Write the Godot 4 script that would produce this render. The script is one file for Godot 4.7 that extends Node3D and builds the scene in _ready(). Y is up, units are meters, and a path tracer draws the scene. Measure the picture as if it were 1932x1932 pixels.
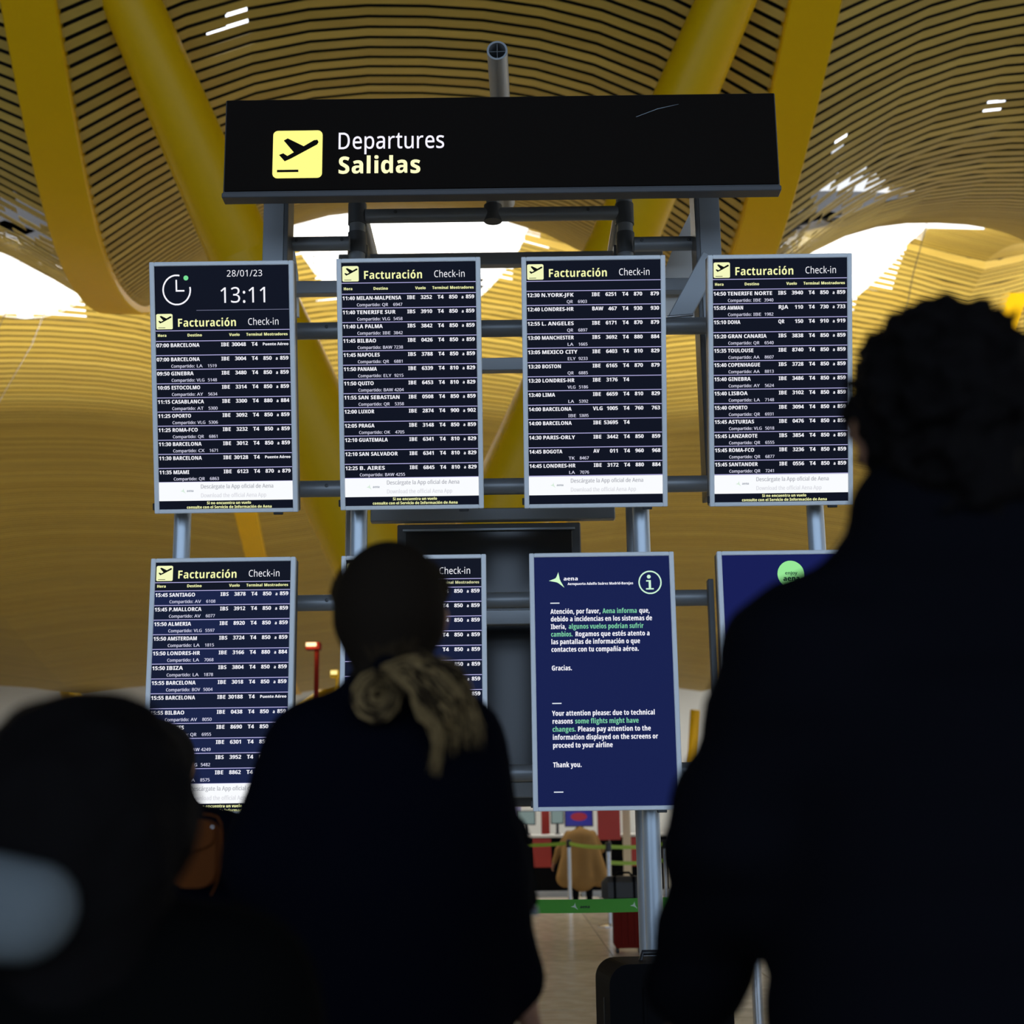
extends Node3D
# An airport check-in hall: a steel stand with eight flight screens under a wavy slatted ceiling, people looking up at it.

const F := 2654.0                      # focal length in pixels of the 1932 px frame
const EYE := Vector3(0, 1.35, 0)
const PITCH := 0.2152
const ROLL := 0.0135
const YAW := 0.0897                    # the roof's bays run a little askew to the view
const U0 := -3.94                      # where a roof rib runs, in the roof's own axes; one more every 8.7 metres
const BAY := 8.7

var view: Basis
var M := {}
var used := {}
var rng := RandomNumberGenerator.new()

func ray(px: float, py: float) -> Vector3:
	return view * Vector3((px - 966.0) / F, (966.0 - py) / F, -1.0)

func at(px: float, py: float, d: float) -> Vector3:      # the point d metres in front of the camera seen at that pixel
	var r := ray(px, py)
	return EYE + r * (d / -r.z)

func _ready():
	rng.seed = 7
	# ---- camera
	view = Basis(Vector3.RIGHT, PITCH) * Basis(Vector3.BACK, -ROLL)
	var cam := Camera3D.new()
	cam.name = "camera"
	add_child(cam)
	var lens := CameraAttributesPhysical.new()
	lens.frustum_focal_length = 24.0 / (2.0 * 966.0 / F)
	lens.frustum_focus_distance = 6.0
	lens.exposure_aperture = 2.0
	lens.frustum_far = 400.0
	cam.attributes = lens
	cam.fov = rad_to_deg(2.0 * atan(966.0 / F))
	cam.far = 400.0
	cam.transform = Transform3D(view, EYE)
	cam.current = true
	# ---- sky, exposure
	var world := WorldEnvironment.new()
	world.name = "world"
	var env := Environment.new()
	env.background_mode = Environment.BG_SKY
	var sky := Sky.new()
	var overcast := ProceduralSkyMaterial.new()
	overcast.sky_top_color = Color(0.86, 0.88, 0.92)
	overcast.sky_horizon_color = Color(0.9, 0.91, 0.93)
	overcast.ground_bottom_color = Color(0.4, 0.4, 0.4)
	overcast.ground_horizon_color = Color(0.6, 0.6, 0.6)
	overcast.sky_energy_multiplier = 1.8
	sky.sky_material = overcast
	env.sky = sky
	env.tonemap_mode = Environment.TONE_MAPPER_LINEAR
	env.tonemap_exposure = 1.0
	env.sdfgi_enabled = true
	env.ssao_enabled = true
	env.ssil_enabled = true
	world.environment = env
	add_child(world)
	# ---- daylight that the roof lights let in: one soft area light under each, plus added fill strips
	for k in [-2, -1, 0, 1, 2]:
		daylight(roof(U0 + BAY * (k + 0.5), 14.1, 28.4), Vector2(3.6, 3.8), SKYLIGHT)
		daylight(roof(U0 + BAY * (k + 0.5), 13.0, 25.4), Vector2(5.0, 0.9), WAVE_FILL, 1.0)  # added fill light aimed at the farther wave, not a known opening
	for k in [-2, -1, 0, 1]:
		daylight(roof(U0 + BAY * (k + 1.0), 12.4, 68.5), Vector2(7.0, 4.0), SKYLIGHT * 2.0)
	daylight(Vector3(0, 5.2, 11.6), Vector2(40.0, 7.0), FACADE, PI / 2, Color(0.78, 0.88, 1.0), 0.0)
	materials()
	build_shell()
	build_roof()
	build_columns()
	build_stand()
	build_sign()
	build_screens()
	build_background()
	build_people()

const SKYLIGHT := 1.2      # daylight under the roof lights
const WAVE_FILL := 20.0   # added fill from made-up strips, brightens the farther wave
const FACADE := 0.40      # blue daylight from the glazed front behind the camera

func daylight(where: Vector3, size: Vector2, energy: float, tilt := 0.0, col := Color(1.0, 0.985, 0.95), turn := YAW):
	var l := AreaLight3D.new()
	l.name = "daylight_and_fill"
	l.area_size = size
	l.area_normalize_energy = false
	l.light_energy = energy
	l.light_color = col
	l.area_range = 150.0
	l.area_attenuation = 2.0
	l.shadow_enabled = true
	add_child(l, true)
	l.transform = Transform3D(Basis(Vector3.UP, turn) * Basis(Vector3.RIGHT, tilt - PI / 2), where)

# ------------------------------------------------------------------ naming
func numbered(called: String) -> String:
	used[called] = used.get(called, -1) + 1
	return called if used[called] == 0 else "%s_%03d" % [called, used[called]]

func tag(o: Node, label: String, category: String, group := "") -> Node:
	o.set_meta("label", label)
	o.set_meta("category", category)
	if group:
		o.set_meta("group", group)
	return o

func thing(called: String, label: String, category: String, where := Vector3.ZERO, turn := 0.0, group := "") -> Node3D:
	var o := Node3D.new()
	o.name = numbered(called)
	add_child(o)
	o.position = where
	o.rotation.y = turn
	tag(o, label, category, group)
	return o

func obj(called: String, mesh: Mesh, mat: Material, parent: Node = self) -> MeshInstance3D:
	var o := MeshInstance3D.new()
	o.name = numbered(called) if parent == self else called
	o.mesh = mesh
	o.material_override = mat
	parent.add_child(o, true)
	return o

func struct(called: String, mesh: Mesh, mat: Material) -> MeshInstance3D:
	var o := obj(called, mesh, mat)
	o.set_meta("kind", "structure")
	o.set_meta("label", "part of the hall")
	return o

# ------------------------------------------------------------------ materials
func mat(called: String, lin: Color, rough := 0.6, metal := 0.0) -> StandardMaterial3D:
	var m := StandardMaterial3D.new()
	m.resource_name = called
	m.albedo_color = lin.linear_to_srgb()
	m.roughness = rough
	m.metallic = metal
	M[called] = m
	return m

func noise_tex(freq: float, a: Color, b: Color, stretch := 1.0, size := 256, oct := 4, sd := 1) -> ImageTexture:
	var n := FastNoiseLite.new()
	n.seed = sd
	n.noise_type = FastNoiseLite.TYPE_PERLIN
	n.frequency = freq
	n.fractal_octaves = oct
	var im := Image.create(size, size, false, Image.FORMAT_RGB8)
	for y in size:
		for x in size:
			var ax := TAU * x / size
			var ay := TAU * y / size
			var rr := size / TAU
			var v := n.get_noise_3d(cos(ax) * rr / stretch, sin(ax) * rr / stretch + 31.0 * sin(ay) , cos(ay) * rr + sin(ay) * 17.0) * 0.5 + 0.5
			im.set_pixel(x, y, a.lerp(b, clampf((v - 0.25) * 2.0, 0, 1)))
	return ImageTexture.create_from_image(im)

func triplanar(m: StandardMaterial3D, tex: Texture2D, scale: Vector3):
	m.albedo_texture = tex
	m.uv1_triplanar = true
	m.uv1_world_triplanar = true
	m.uv1_scale = scale

func glow(called: String, col: Color, energy: float) -> StandardMaterial3D:
	var m := mat(called, Color(0.02, 0.02, 0.02), 0.4)
	m.emission_enabled = true
	m.emission = col
	m.emission_energy_multiplier = energy
	return m

func materials():
	var s := mat("bamboo", Color(1, 1, 1), 0.5)
	s.vertex_color_use_as_albedo = true
	triplanar(s, noise_tex(0.05, Color(0.92, 0.91, 0.89), Color(1, 1, 1), 6.0, 256, 4, 3), Vector3(0.35, 1.4, 1.4))
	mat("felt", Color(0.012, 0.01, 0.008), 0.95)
	mat("roof_white", Color(0.75, 0.75, 0.73), 0.7)
	mat("yellow", Color(0.80, 0.47, 0.0), 0.4).metallic_specular = 0.35
	mat("concrete", Color(0.36, 0.35, 0.33), 0.8)
	mat("wall", Color(0.66, 0.64, 0.58), 0.8)
	mat("dark_wall", Color(0.2, 0.19, 0.17), 0.8)
	mat("grout", Color(0.12, 0.11, 0.09), 0.8)
	for k in 4:
		var t := mat("tile%d" % k, [Color(0.60, 0.56, 0.46), Color(0.64, 0.60, 0.49), Color(0.55, 0.52, 0.42), Color(0.62, 0.57, 0.48)][k], 0.22)
		t.albedo_texture = M.tile0.albedo_texture if k else noise_tex(0.03, Color(0.82, 0.8, 0.78), Color(1, 1, 1), 1.0, 256, 5, 9)
		t.uv1_triplanar = true
		t.uv1_world_triplanar = true
		t.uv1_scale = Vector3(0.8, 0.8, 0.8)
	mat("steel", Color(0.38, 0.40, 0.42), 0.4, 0.3)
	mat("steel_pale", Color(0.50, 0.56, 0.62), 0.3, 0.4)
	mat("steel_dark", Color(0.15, 0.155, 0.16), 0.45, 0.2)
	mat("bezel", Color(0.92, 0.94, 0.96), 0.35)
	mat("black_plastic", Color(0.012, 0.012, 0.013), 0.4)
	mat("sign_black", Color(0.012, 0.0095, 0.008), 0.5)
	mat("sign_edge", Color(0.10, 0.10, 0.105), 0.45, 0.3)
	mat("panel_pale", Color(0.8, 0.77, 0.72), 0.6)
	mat("cabinet", Color(0.022, 0.024, 0.027), 0.18)
	mat("chrome", Color(0.55, 0.55, 0.56), 0.25, 0.9)
	mat("belt_green", Color(0.07, 0.26, 0.02), 0.6)
	mat("belt_lime", Color(0.24, 0.42, 0.02), 0.6)
	mat("red", Color(0.40, 0.03, 0.02), 0.5)
	mat("maroon", Color(0.16, 0.015, 0.01), 0.45)
	mat("white", Color(0.7, 0.7, 0.68), 0.6)
	mat("cream", Color(0.6, 0.52, 0.38), 0.7)
	mat("lavender", Color(0.35, 0.33, 0.55), 0.7)
	mat("teal_white", Color(0.5, 0.6, 0.58), 0.6)
	mat("black_case", Color(0.006, 0.006, 0.007), 0.5)
	mat("grey_case", Color(0.05, 0.048, 0.046), 0.6)
	mat("tan_cloth", Color(0.26, 0.155, 0.06), 0.9)
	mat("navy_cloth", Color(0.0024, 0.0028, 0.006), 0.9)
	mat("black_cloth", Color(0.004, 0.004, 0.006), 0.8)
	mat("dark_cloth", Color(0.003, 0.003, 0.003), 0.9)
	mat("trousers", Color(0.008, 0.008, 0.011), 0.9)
	mat("pale_cloth", Color(0.14, 0.155, 0.16), 0.9)
	mat("leather_brown", Color(0.10, 0.030, 0.008), 0.8)
	mat("skin", Color(0.30, 0.14, 0.08), 0.6)
	mat("hair_black", Color(0.006, 0.005, 0.005), 0.6)
	mat("hair_brown", Color(0.014, 0.010, 0.007), 0.7)
	mat("hair_blond", Color(0.24, 0.16, 0.07), 0.6)
	mat("hair_mid", Color(0.03, 0.02, 0.011), 0.6)
	for m in ["navy_cloth", "black_cloth", "dark_cloth", "trousers", "hair_black", "hair_brown", "tan_cloth", "pale_cloth", "hair_mid", "hair_blond", "sign_black", "leather_brown", "maroon", "black_case"]:
		M[m].metallic_specular = 0.08
	glow("skylight_glass", Color(1, 1, 1), 2.2)

# ------------------------------------------------------------------ mesh helpers
func st_new() -> SurfaceTool:
	var st := SurfaceTool.new()
	st.begin(Mesh.PRIMITIVE_TRIANGLES)
	return st

func done(st: SurfaceTool) -> ArrayMesh:
	st.generate_normals()
	return st.commit()

func tri(st: SurfaceTool, a: Vector3, b: Vector3, c: Vector3, inside: Vector3, smooth := -1):
	st.set_smooth_group(smooth)
	if (b - a).cross(c - a).dot((a + b + c) / 3.0 - inside) > 0.0:
		var t := b
		b = c
		c = t
	for p in [a, b, c]:
		st.set_smooth_group(smooth)
		st.add_vertex(p)

func quad(st: SurfaceTool, a: Vector3, b: Vector3, c: Vector3, d: Vector3, inside: Vector3, smooth := -1):
	tri(st, a, b, c, inside, smooth)
	tri(st, a, c, d, inside, smooth)

func add_box(st: SurfaceTool, centre: Vector3, size: Vector3, bev := 0.0, turn := Basis.IDENTITY):
	var h := size / 2.0
	bev = minf(bev, minf(h.x, minf(h.y, h.z)) * 0.49)
	var p := func(x: float, y: float, z: float) -> Vector3: return centre + turn * Vector3(x, y, z)
	var i := h - Vector3.ONE * bev
	for s in [-1.0, 1.0]:
		quad(st, p.call(s * h.x, -i.y, -i.z), p.call(s * h.x, i.y, -i.z), p.call(s * h.x, i.y, i.z), p.call(s * h.x, -i.y, i.z), centre)
		quad(st, p.call(-i.x, s * h.y, -i.z), p.call(i.x, s * h.y, -i.z), p.call(i.x, s * h.y, i.z), p.call(-i.x, s * h.y, i.z), centre)
		quad(st, p.call(-i.x, -i.y, s * h.z), p.call(i.x, -i.y, s * h.z), p.call(i.x, i.y, s * h.z), p.call(-i.x, i.y, s * h.z), centre)
	if bev <= 0.0:
		return
	for s in [-1.0, 1.0]:
		for t in [-1.0, 1.0]:
			quad(st, p.call(s * h.x, t * i.y, -i.z), p.call(s * i.x, t * h.y, -i.z), p.call(s * i.x, t * h.y, i.z), p.call(s * h.x, t * i.y, i.z), centre)
			quad(st, p.call(s * h.x, -i.y, t * i.z), p.call(s * i.x, -i.y, t * h.z), p.call(s * i.x, i.y, t * h.z), p.call(s * h.x, i.y, t * i.z), centre)
			quad(st, p.call(-i.x, s * h.y, t * i.z), p.call(-i.x, s * i.y, t * h.z), p.call(i.x, s * i.y, t * h.z), p.call(i.x, s * h.y, t * i.z), centre)
			for u in [-1.0, 1.0]:
				tri(st, p.call(s * h.x, t * i.y, u * i.z), p.call(s * i.x, t * h.y, u * i.z), p.call(s * i.x, t * i.y, u * h.z), centre)

func box(size: Vector3, bev := 0.004, centre := Vector3.ZERO, turn := Basis.IDENTITY) -> ArrayMesh:
	var st := st_new()
	add_box(st, centre, size, bev, turn)
	return done(st)

func frame_of(dir: Vector3) -> Basis:
	var y := dir.normalized()
	var x := y.cross(Vector3.BACK if absf(y.z) < 0.9 else Vector3.RIGHT).normalized()
	return Basis(x, y, x.cross(y))

func add_tube(st: SurfaceTool, pts: Array, rad: Array, n := 16, caps := true):
	var rings := []
	for k in pts.size():
		var dir: Vector3 = pts[mini(k + 1, pts.size() - 1)] - pts[maxi(k - 1, 0)]
		var b := frame_of(dir)
		if k > 0:        # keep rings from twisting
			var x: Vector3 = (rings[-1][0] - pts[k - 1])
			x = (x - b.y * x.dot(b.y)).normalized()
			b = Basis(x, b.y, x.cross(b.y))
		var ring := []
		for j in n:
			var a := TAU * j / n
			ring.append(pts[k] + (b.x * cos(a) + b.z * sin(a)) * rad[k])
		rings.append(ring)
	for k in pts.size() - 1:
		var mid: Vector3 = (pts[k] + pts[k + 1]) / 2.0
		for j in n:
			var j2 := (j + 1) % n
			quad(st, rings[k][j], rings[k][j2], rings[k + 1][j2], rings[k + 1][j], mid, 1)
	if caps:
		for e in [0, pts.size() - 1]:
			var inner: Vector3 = pts[1] if e == 0 else pts[e - 1]
			for j in n:
				tri(st, pts[e], rings[e][j], rings[e][(j + 1) % n], inner)

func tube(a: Vector3, b: Vector3, r: float, r2 := -1.0, n := 16) -> ArrayMesh:
	var st := st_new()
	add_tube(st, [a, b], [r, r if r2 < 0.0 else r2], n)
	return done(st)

func lathe(profile: Array, n := 24) -> ArrayMesh:        # [radius, height] from below upwards
	var st := st_new()
	for k in profile.size() - 1:
		var a: Array = profile[k]
		var b: Array = profile[k + 1]
		var mid := Vector3(0, (a[1] + b[1]) / 2.0, 0)
		if absf(a[1] - b[1]) < 1e-5:
			mid.y += -0.01 if b[0] < a[0] else 0.01
		for j in n:
			var p := Vector3(cos(TAU * j / n), 0, sin(TAU * j / n))
			var q := Vector3(cos(TAU * (j + 1) / n), 0, sin(TAU * (j + 1) / n))
			quad(st, p * a[0] + Vector3(0, a[1], 0), q * a[0] + Vector3(0, a[1], 0), q * b[0] + Vector3(0, b[1], 0), p * b[0] + Vector3(0, b[1], 0), mid)
	return done(st)

func plate(poly: PackedVector2Array, depth: float) -> ArrayMesh:      # an outline in x, y pushed out along z from 0 to depth
	var st := st_new()
	var idx := Geometry2D.triangulate_polygon(poly)
	for k in range(0, idx.size(), 3):
		for z in [0.0, depth]:
			var a := Vector3(poly[idx[k]].x, poly[idx[k]].y, z)
			var b := Vector3(poly[idx[k + 1]].x, poly[idx[k + 1]].y, z)
			var c := Vector3(poly[idx[k + 2]].x, poly[idx[k + 2]].y, z)
			tri(st, a, b, c, (a + b + c) / 3.0 + Vector3(0, 0, depth / 2.0 - z))
	var anti := not Geometry2D.is_polygon_clockwise(poly)
	for k in poly.size():
		var p := poly[k]
		var q := poly[(k + 1) % poly.size()]
		var inward := (q - p).orthogonal().normalized() * (-0.001 if anti else 0.001)
		var mid := Vector3((p.x + q.x) / 2.0 - inward.x, (p.y + q.y) / 2.0 - inward.y, depth / 2.0)
		quad(st, Vector3(p.x, p.y, 0), Vector3(q.x, q.y, 0), Vector3(q.x, q.y, depth), Vector3(p.x, p.y, depth), mid)
	return done(st)

func round_rect(w: float, h: float, r: float, n := 5) -> PackedVector2Array:
	var out := PackedVector2Array()
	for c in [[1, 1, 0.0], [-1, 1, 0.25], [-1, -1, 0.5], [1, -1, 0.75]]:
		for k in n + 1:
			var a: float = TAU * (c[2] + 0.25 * k / n)
			out.append(Vector2(c[0] * (w / 2 - r) + cos(a) * r, c[1] * (h / 2 - r) + sin(a) * r))
	return out

func lettering(s: String, bold: bool, width: float, cap: float, depth := 0.003) -> ArrayMesh:   # left end at 0, baseline at 0
	var t := TextMesh.new()
	var f := SystemFont.new()
	f.font_names = PackedStringArray(["Droid Sans"])
	f.font_weight = 700 if bold else 400
	t.font = f
	t.text = s
	t.font_size = 64
	t.pixel_size = 0.01
	t.depth = 0.1
	t.curve_step = 1.0
	var src := t.get_mesh_arrays()
	var v: PackedVector3Array = src[Mesh.ARRAY_VERTEX]
	var ref := TextMesh.new()
	ref.font = f
	ref.text = "H"
	ref.font_size = 64
	ref.pixel_size = 0.01
	var hb := ref.get_aabb()
	var lo := t.get_aabb().position
	var size := t.get_aabb().size
	var base := hb.position.y
	for k in v.size():
		v[k] = Vector3((v[k].x - lo.x) / size.x * width, (v[k].y - base) / hb.size.y * cap, (v[k].z - lo.z) / size.z * depth)
	src[Mesh.ARRAY_VERTEX] = v
	var m := ArrayMesh.new()
	m.add_surface_from_arrays(Mesh.PRIMITIVE_TRIANGLES, src)
	return m

# ------------------------------------------------------------------ the hall
func build_shell():
	var floor_slab := struct("floor", box(Vector3(64, 0.3, 104), 0.0, Vector3(0, -0.162, -36)), M.grout)
	floor_slab.set_meta("label", "polished beige stone floor of the hall")
	# stone slabs, 1.2 m: each its own piece where the photograph shows the floor, the rest as one field
	var slab := box(Vector3(1.192, 0.012, 1.192), 0.002, Vector3(0, -0.006, 0))
	var rest := st_new()
	for i in range(-22, 23):
		for j in range(-8, 64):
			var x := i * 1.2 + 0.35
			var d := j * 1.2 + 0.5
			if x > -1.6 and x < 5.2 and d > 7.0 and d < 26.0:
				var t := obj("floor_tile", slab, M["tile%d" % rng.randi_range(0, 3)], floor_slab)
				t.position = Vector3(x, 0, -d)
			elif absf(x) < 26.0:
				quad(rest, Vector3(x - 0.596, 0, -d - 0.596), Vector3(x + 0.596, 0, -d - 0.596), Vector3(x + 0.596, 0, -d + 0.596), Vector3(x - 0.596, 0, -d + 0.596), Vector3(x, -1, -d))
	var field := obj("floor_tile_field", done(rest), M.tile1, floor_slab)
	field.set_meta("kind", "stuff")
	struct("wall_left", box(Vector3(0.4, 20, 104), 0.0, Vector3(-30, 10, -36)), M.wall).set_meta("label", "side wall of the hall")
	struct("wall_right", box(Vector3(0.4, 20, 104), 0.0, Vector3(30, 10, -36)), M.wall).set_meta("label", "side wall of the hall")
	struct("wall_back", box(Vector3(60, 20, 0.4), 0.0, Vector3(0, 10, -80)), M.wall).set_meta("label", "pale end wall far behind the ceiling")
	struct("wall_front", box(Vector3(60, 1.4, 0.4), 0.0, Vector3(0, 0.7, 12)), M.dark_wall).set_meta("label", "low wall under the glazed front behind the camera")
	struct("wall_front", box(Vector3(60, 11.2, 0.4), 0.0, Vector3(0, 14.4, 12)), M.dark_wall).set_meta("label", "wall over the glazed front behind the camera")
	glow("window_daylight", Color(0.78, 0.88, 1.0), 1.1)
	var front := obj("window_1", box(Vector3(60, 7.4, 0.02), 0.0, Vector3(0, 5.1, 12.1)), M.window_daylight)
	front.set_meta("kind", "structure")
	front.set_meta("label", "glazed front of the hall behind the camera")
	for k in 15:
		obj("mullion", box(Vector3(0.12, 7.4, 0.16), 0.0, Vector3(-28 + k * 4, 5.1, 11.98)), M.steel_dark, front)

func roof(u: float, y: float, w: float) -> Vector3:
	return Vector3(u * cos(YAW) - w * sin(YAW), y, -u * sin(YAW) - w * cos(YAW))

func vault(u: float, w: float) -> float:       # height of the slatted ceiling: waves along w, arches between the ribs along u
	var off := BAY / 2.0 - absf(fposmod(u - U0, BAY) - BAY / 2.0)          # distance from the nearest rib; flat under the rib itself
	var arch := 1.0 - pow(1.0 - maxf(0.0, off - 0.3) / (BAY / 2.0 - 0.3), 2.4)
	if w < 29.0:
		var amp := lerpf(0.55, 1.0, smoothstep(12.5, 18.0, w)) if w < 20.0 else lerpf(1.0, 0.35, smoothstep(20.0, 28.0, w))
		var side := 0.45 * arch * (1.0 - smoothstep(20.0, 28.0, w)) if u < U0 else 0.0
		return 10.2 - side - 1.78 * (1.0 - arch) * amp + 2.0 * (1.0 - cos(PI * (w - 18.0) / 11.0))
	if w < 59.0:      # falls steeply below the roof lights, then runs out flat
		return 7.0 - lerpf(0.68, 0.4, smoothstep(29.0, 36.0, w)) * (1.0 - arch) + 5.2 * pow(1.0 - (w - 29.0) / 30.0, 1.3) + 0.95 * (1.0 + cos(PI * clampf((w - 29.0) / 4.8, 0.0, 1.0)))
	return 7.0 - 0.4 * (1.0 - arch) + 3.0 * (1.0 - cos(PI * (w - 59.0) / 18.0))

func lens_half(w: float) -> float:             # half width of a roof light at w
	var q := (w - 28.4) / 2.9
	return 2.6 * sqrt(maxf(0.0, 1.0 - q * q))

func add_slat(st: SurfaceTool, u1: float, u2: float, w1: float, w2: float, col: Color, step := 0.75):
	var n := maxi(1, int(ceil((u2 - u1) / step)))
	var prev := []
	for k in n + 1:
		var u := lerpf(u1, u2, float(k) / n)
		var a := roof(u, vault(u, w1), w1)
		var b := roof(u, vault(u, w2), w2)
		var up := (b - a).cross(Vector3.RIGHT).normalized()
		if up.y < 0.0:
			up = -up
		var now := [a + up * 0.007, a, b, b + up * 0.007]
		if k > 0:
			for e in 3:
				var inside: Vector3 = (now[0] + now[1] + now[2] + now[3]) / 4.0
				st.set_color(col)
				quad(st, prev[e], now[e], now[e + 1], prev[e + 1], inside)
		prev = now

func bamboo() -> Color:
	var t := rng.randf()
	var v := rng.randf_range(0.88, 1.06)
	return Color(lerpf(0.54, 0.60, t) * v, lerpf(0.37, 0.43, t) * v, lerpf(0.065, 0.09, t) * v)

var chinks := {}       # small openings in the roof skin above the slats, where the sky shows through their gaps

func find_chinks():
	for q in CHINKS:
		var r := ray(q[0], q[1])
		var d := 13.0
		var cut := false
		while d < 27.0:
			var p := EYE + r * (d / -r.z)
			var u := p.x * cos(YAW) - p.z * sin(YAW)
			var w := -p.x * sin(YAW) - p.z * cos(YAW)
			var over := p.y - vault(u, w)
			if over > 0.0 and not cut and q[1] > 300:
				notches.append([u, w])
				cut = true
			if over > 0.1 and over < 0.34:
				for e in ([-0.1, 0.1] if q[1] > 300 else [0.0]):
					chinks[Vector2i(int(floor((u + e - U0 + 30.0) / 0.25)), int(floor((w + 14.0) / 0.25)))] = true
			if over > 0.4:
				break
			d += 0.02

var notches := []       # where a short piece of slat is missing

const CHINKS := [[22, 402], [45, 405], [60, 408], [10, 412], [14, 430], [20, 442], [40, 432], [52, 440], [60, 436], [92, 470], [100, 452], [112, 462], [130, 515], [8, 420], [1515, 425], [1495, 452], [1522, 447], [1540, 412], [1550, 422], [1560, 410], [1553, 365], [1556, 378], [1570, 368], [1590, 350], [1618, 362], [1625, 346], [1638, 382], [1662, 365], [1575, 398], [1530, 430], [1555, 425], [1580, 405], [1685, 372], [430, 44], [455, 41], [1590, 255], [1880, 192]]

func build_roof():
	# rows of slats, one every 0.18 m along the curve
	var near := []
	var w := 13.4
	while w < 62.5:
		var dy := (vault(U0 + 4.5, w + 0.01) - vault(U0 + 4.5, w)) / 0.01
		var step := 0.15 / sqrt(1.0 + dy * dy)
		near.append([w, w + step * (0.68 if w < 26.0 else 0.75)])
		w += step
	find_chinks()
	var c1 := struct("ceiling", backing(-14.0, 29.0), M.felt)
	c1.set_meta("label", "dark wavy vault of bamboo slats overhead")
	var c2 := struct("ceiling", backing(29.0, 82.0), M.felt)
	c2.set_meta("label", "farther wave of the slatted ceiling beyond the roof lights")
	var far := st_new()
	var count := 0
	for row in near:
		if row[0] < 23.4:
			for k in [-1, 0, 1]:
				var from: float = U0 + BAY * k + 0.2
				var to: float = U0 + BAY * (k + 1) - 0.2
				var tint := bamboo()
				var cuts := []
				for h in notches:
					if h[1] > row[0] - 0.045 and h[1] <= row[0] + 0.105 and h[0] > from + 0.3 and h[0] < to - 0.3:
						cuts.append(h[0])
				cuts.sort()
				for c in cuts + [to + 0.09]:
					if c - 0.09 > from + 0.05:
						var st := st_new()
						add_slat(st, from, c - 0.09, row[0], row[1], tint)
						obj("slat", done(st), M.bamboo, c1)
					from = maxf(from, c + 0.09)
		else:
			var single: bool = row[0] < 44.0 and row[0] > 28.9
			var st := st_new() if single else far
			var tint := bamboo()
			for k in range(-3, 3):
				var a := U0 + BAY * k
				var b := a + BAY
				var mid := a + BAY / 2.0
				var half := lens_half(row[0] + 0.07)
				if half > 0.05:
					add_slat(st, a, mid - half, row[0], row[1], tint, 1.0)
					add_slat(st, mid + half, b, row[0], row[1], tint, 1.0)
				else:
					add_slat(st, a, b, row[0], row[1], tint, 1.0)
			if single:
				obj("slat", done(st), M.bamboo, c2)
				count += 1
	var far_mesh := obj("slat_field", done(far), M.bamboo, c2)
	far_mesh.set_meta("kind", "stuff")
	# roof lights: a glass lens set in a white reveal
	for k in 5:
		var mid: float = U0 + BAY * (k - 1.5)
		var t := Node3D.new()
		t.name = "window_%d" % (k + 2)
		add_child(t)
		t.set_meta("kind", "structure")
		t.set_meta("label", "white lens-shaped roof light at the crest of the ceiling")
		t.position = roof(mid, 0, 28.4)
		t.rotation.y = YAW
		var glass := st_new()
		var reveal := st_new()
		var n := 40
		var high := 14.62
		for j in n:
			var p := []
			for e in [j, j + 1]:
				var ang: float = TAU * e / n
				var q := Vector2(cos(ang) * 2.6, sin(ang) * 2.9)
				var low := vault(mid + q.x, 28.4 + q.y) - 0.02
				p.append([Vector3(q.x, low, -q.y), Vector3(q.x, high, -q.y)])
			quad(reveal, p[0][0], p[1][0], p[1][1], p[0][1], Vector3(p[0][0].x * 2, 14, p[0][0].z * 2))
			tri(glass, Vector3(0, high, 0), p[0][1], p[1][1], Vector3(0, 20, 0))
		obj("light_glass", done(glass), M.skylight_glass, t)
		obj("reveal", done(reveal), M.roof_white, t)
		obj("added_glow_strip", box(Vector3(5.2, 1.0, 0.02), 0.0), M.skylight_glass, t).transform = Transform3D(Basis(Vector3.RIGHT, 1.0 - PI / 2), Vector3(0, 13.06, 3.06))  # added glowing strip that goes with the fill on the farther wave
	for k in [-2, -1, 0, 1]:
		var t := Node3D.new()
		t.name = "window_%d" % (k + 9)
		add_child(t)
		t.set_meta("kind", "structure")
		t.set_meta("label", "roof light over the far end of the hall")
		t.position = roof(U0 + BAY * (k + 1.0), 12.45, 68.5)
		t.rotation.y = YAW
		obj("light_glass", box(Vector3(7.2, 0.02, 4.2), 0.0, Vector3(0, 0.05, 0)), M.skylight_glass, t)
		obj("surround", ring_plate(7.6, 4.6, 0.2, 0.1), M.roof_white, t).rotation.x = PI / 2
	# yellow ribs laid along the valleys of the ceiling
	rib(U0, 9.5, 24.0, 0.6, "broad flat yellow roof rib curving down behind the clock screen's corner")
	rib(U0 + BAY, 9.5, 24.0, 0.6, "broad flat yellow roof rib coming down behind the Tenerife Norte screen")
	rib(U0, 31.5, 61.0, 0.62, "narrow distant yellow rib seen below the screen with the clock")
	rib(U0 + BAY, 31.5, 61.0, 0.62, "narrow distant yellow rib seen just beside the dark cabinet")
	rib(U0 + 2 * BAY + 1.2, 30.0, 61.0, 0.62, "bright yellow rib beyond the curly-haired man's head")

func ring_plate(wide: float, high: float, border: float, depth: float) -> ArrayMesh:
	var st := st_new()
	for s in [-1.0, 1.0]:
		add_box(st, Vector3(s * (wide - border) / 2.0, 0, 0), Vector3(border, high, depth))
		add_box(st, Vector3(0, s * (high - border) / 2.0, 0), Vector3(wide - 2 * border, border, depth))
	return done(st)

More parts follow.
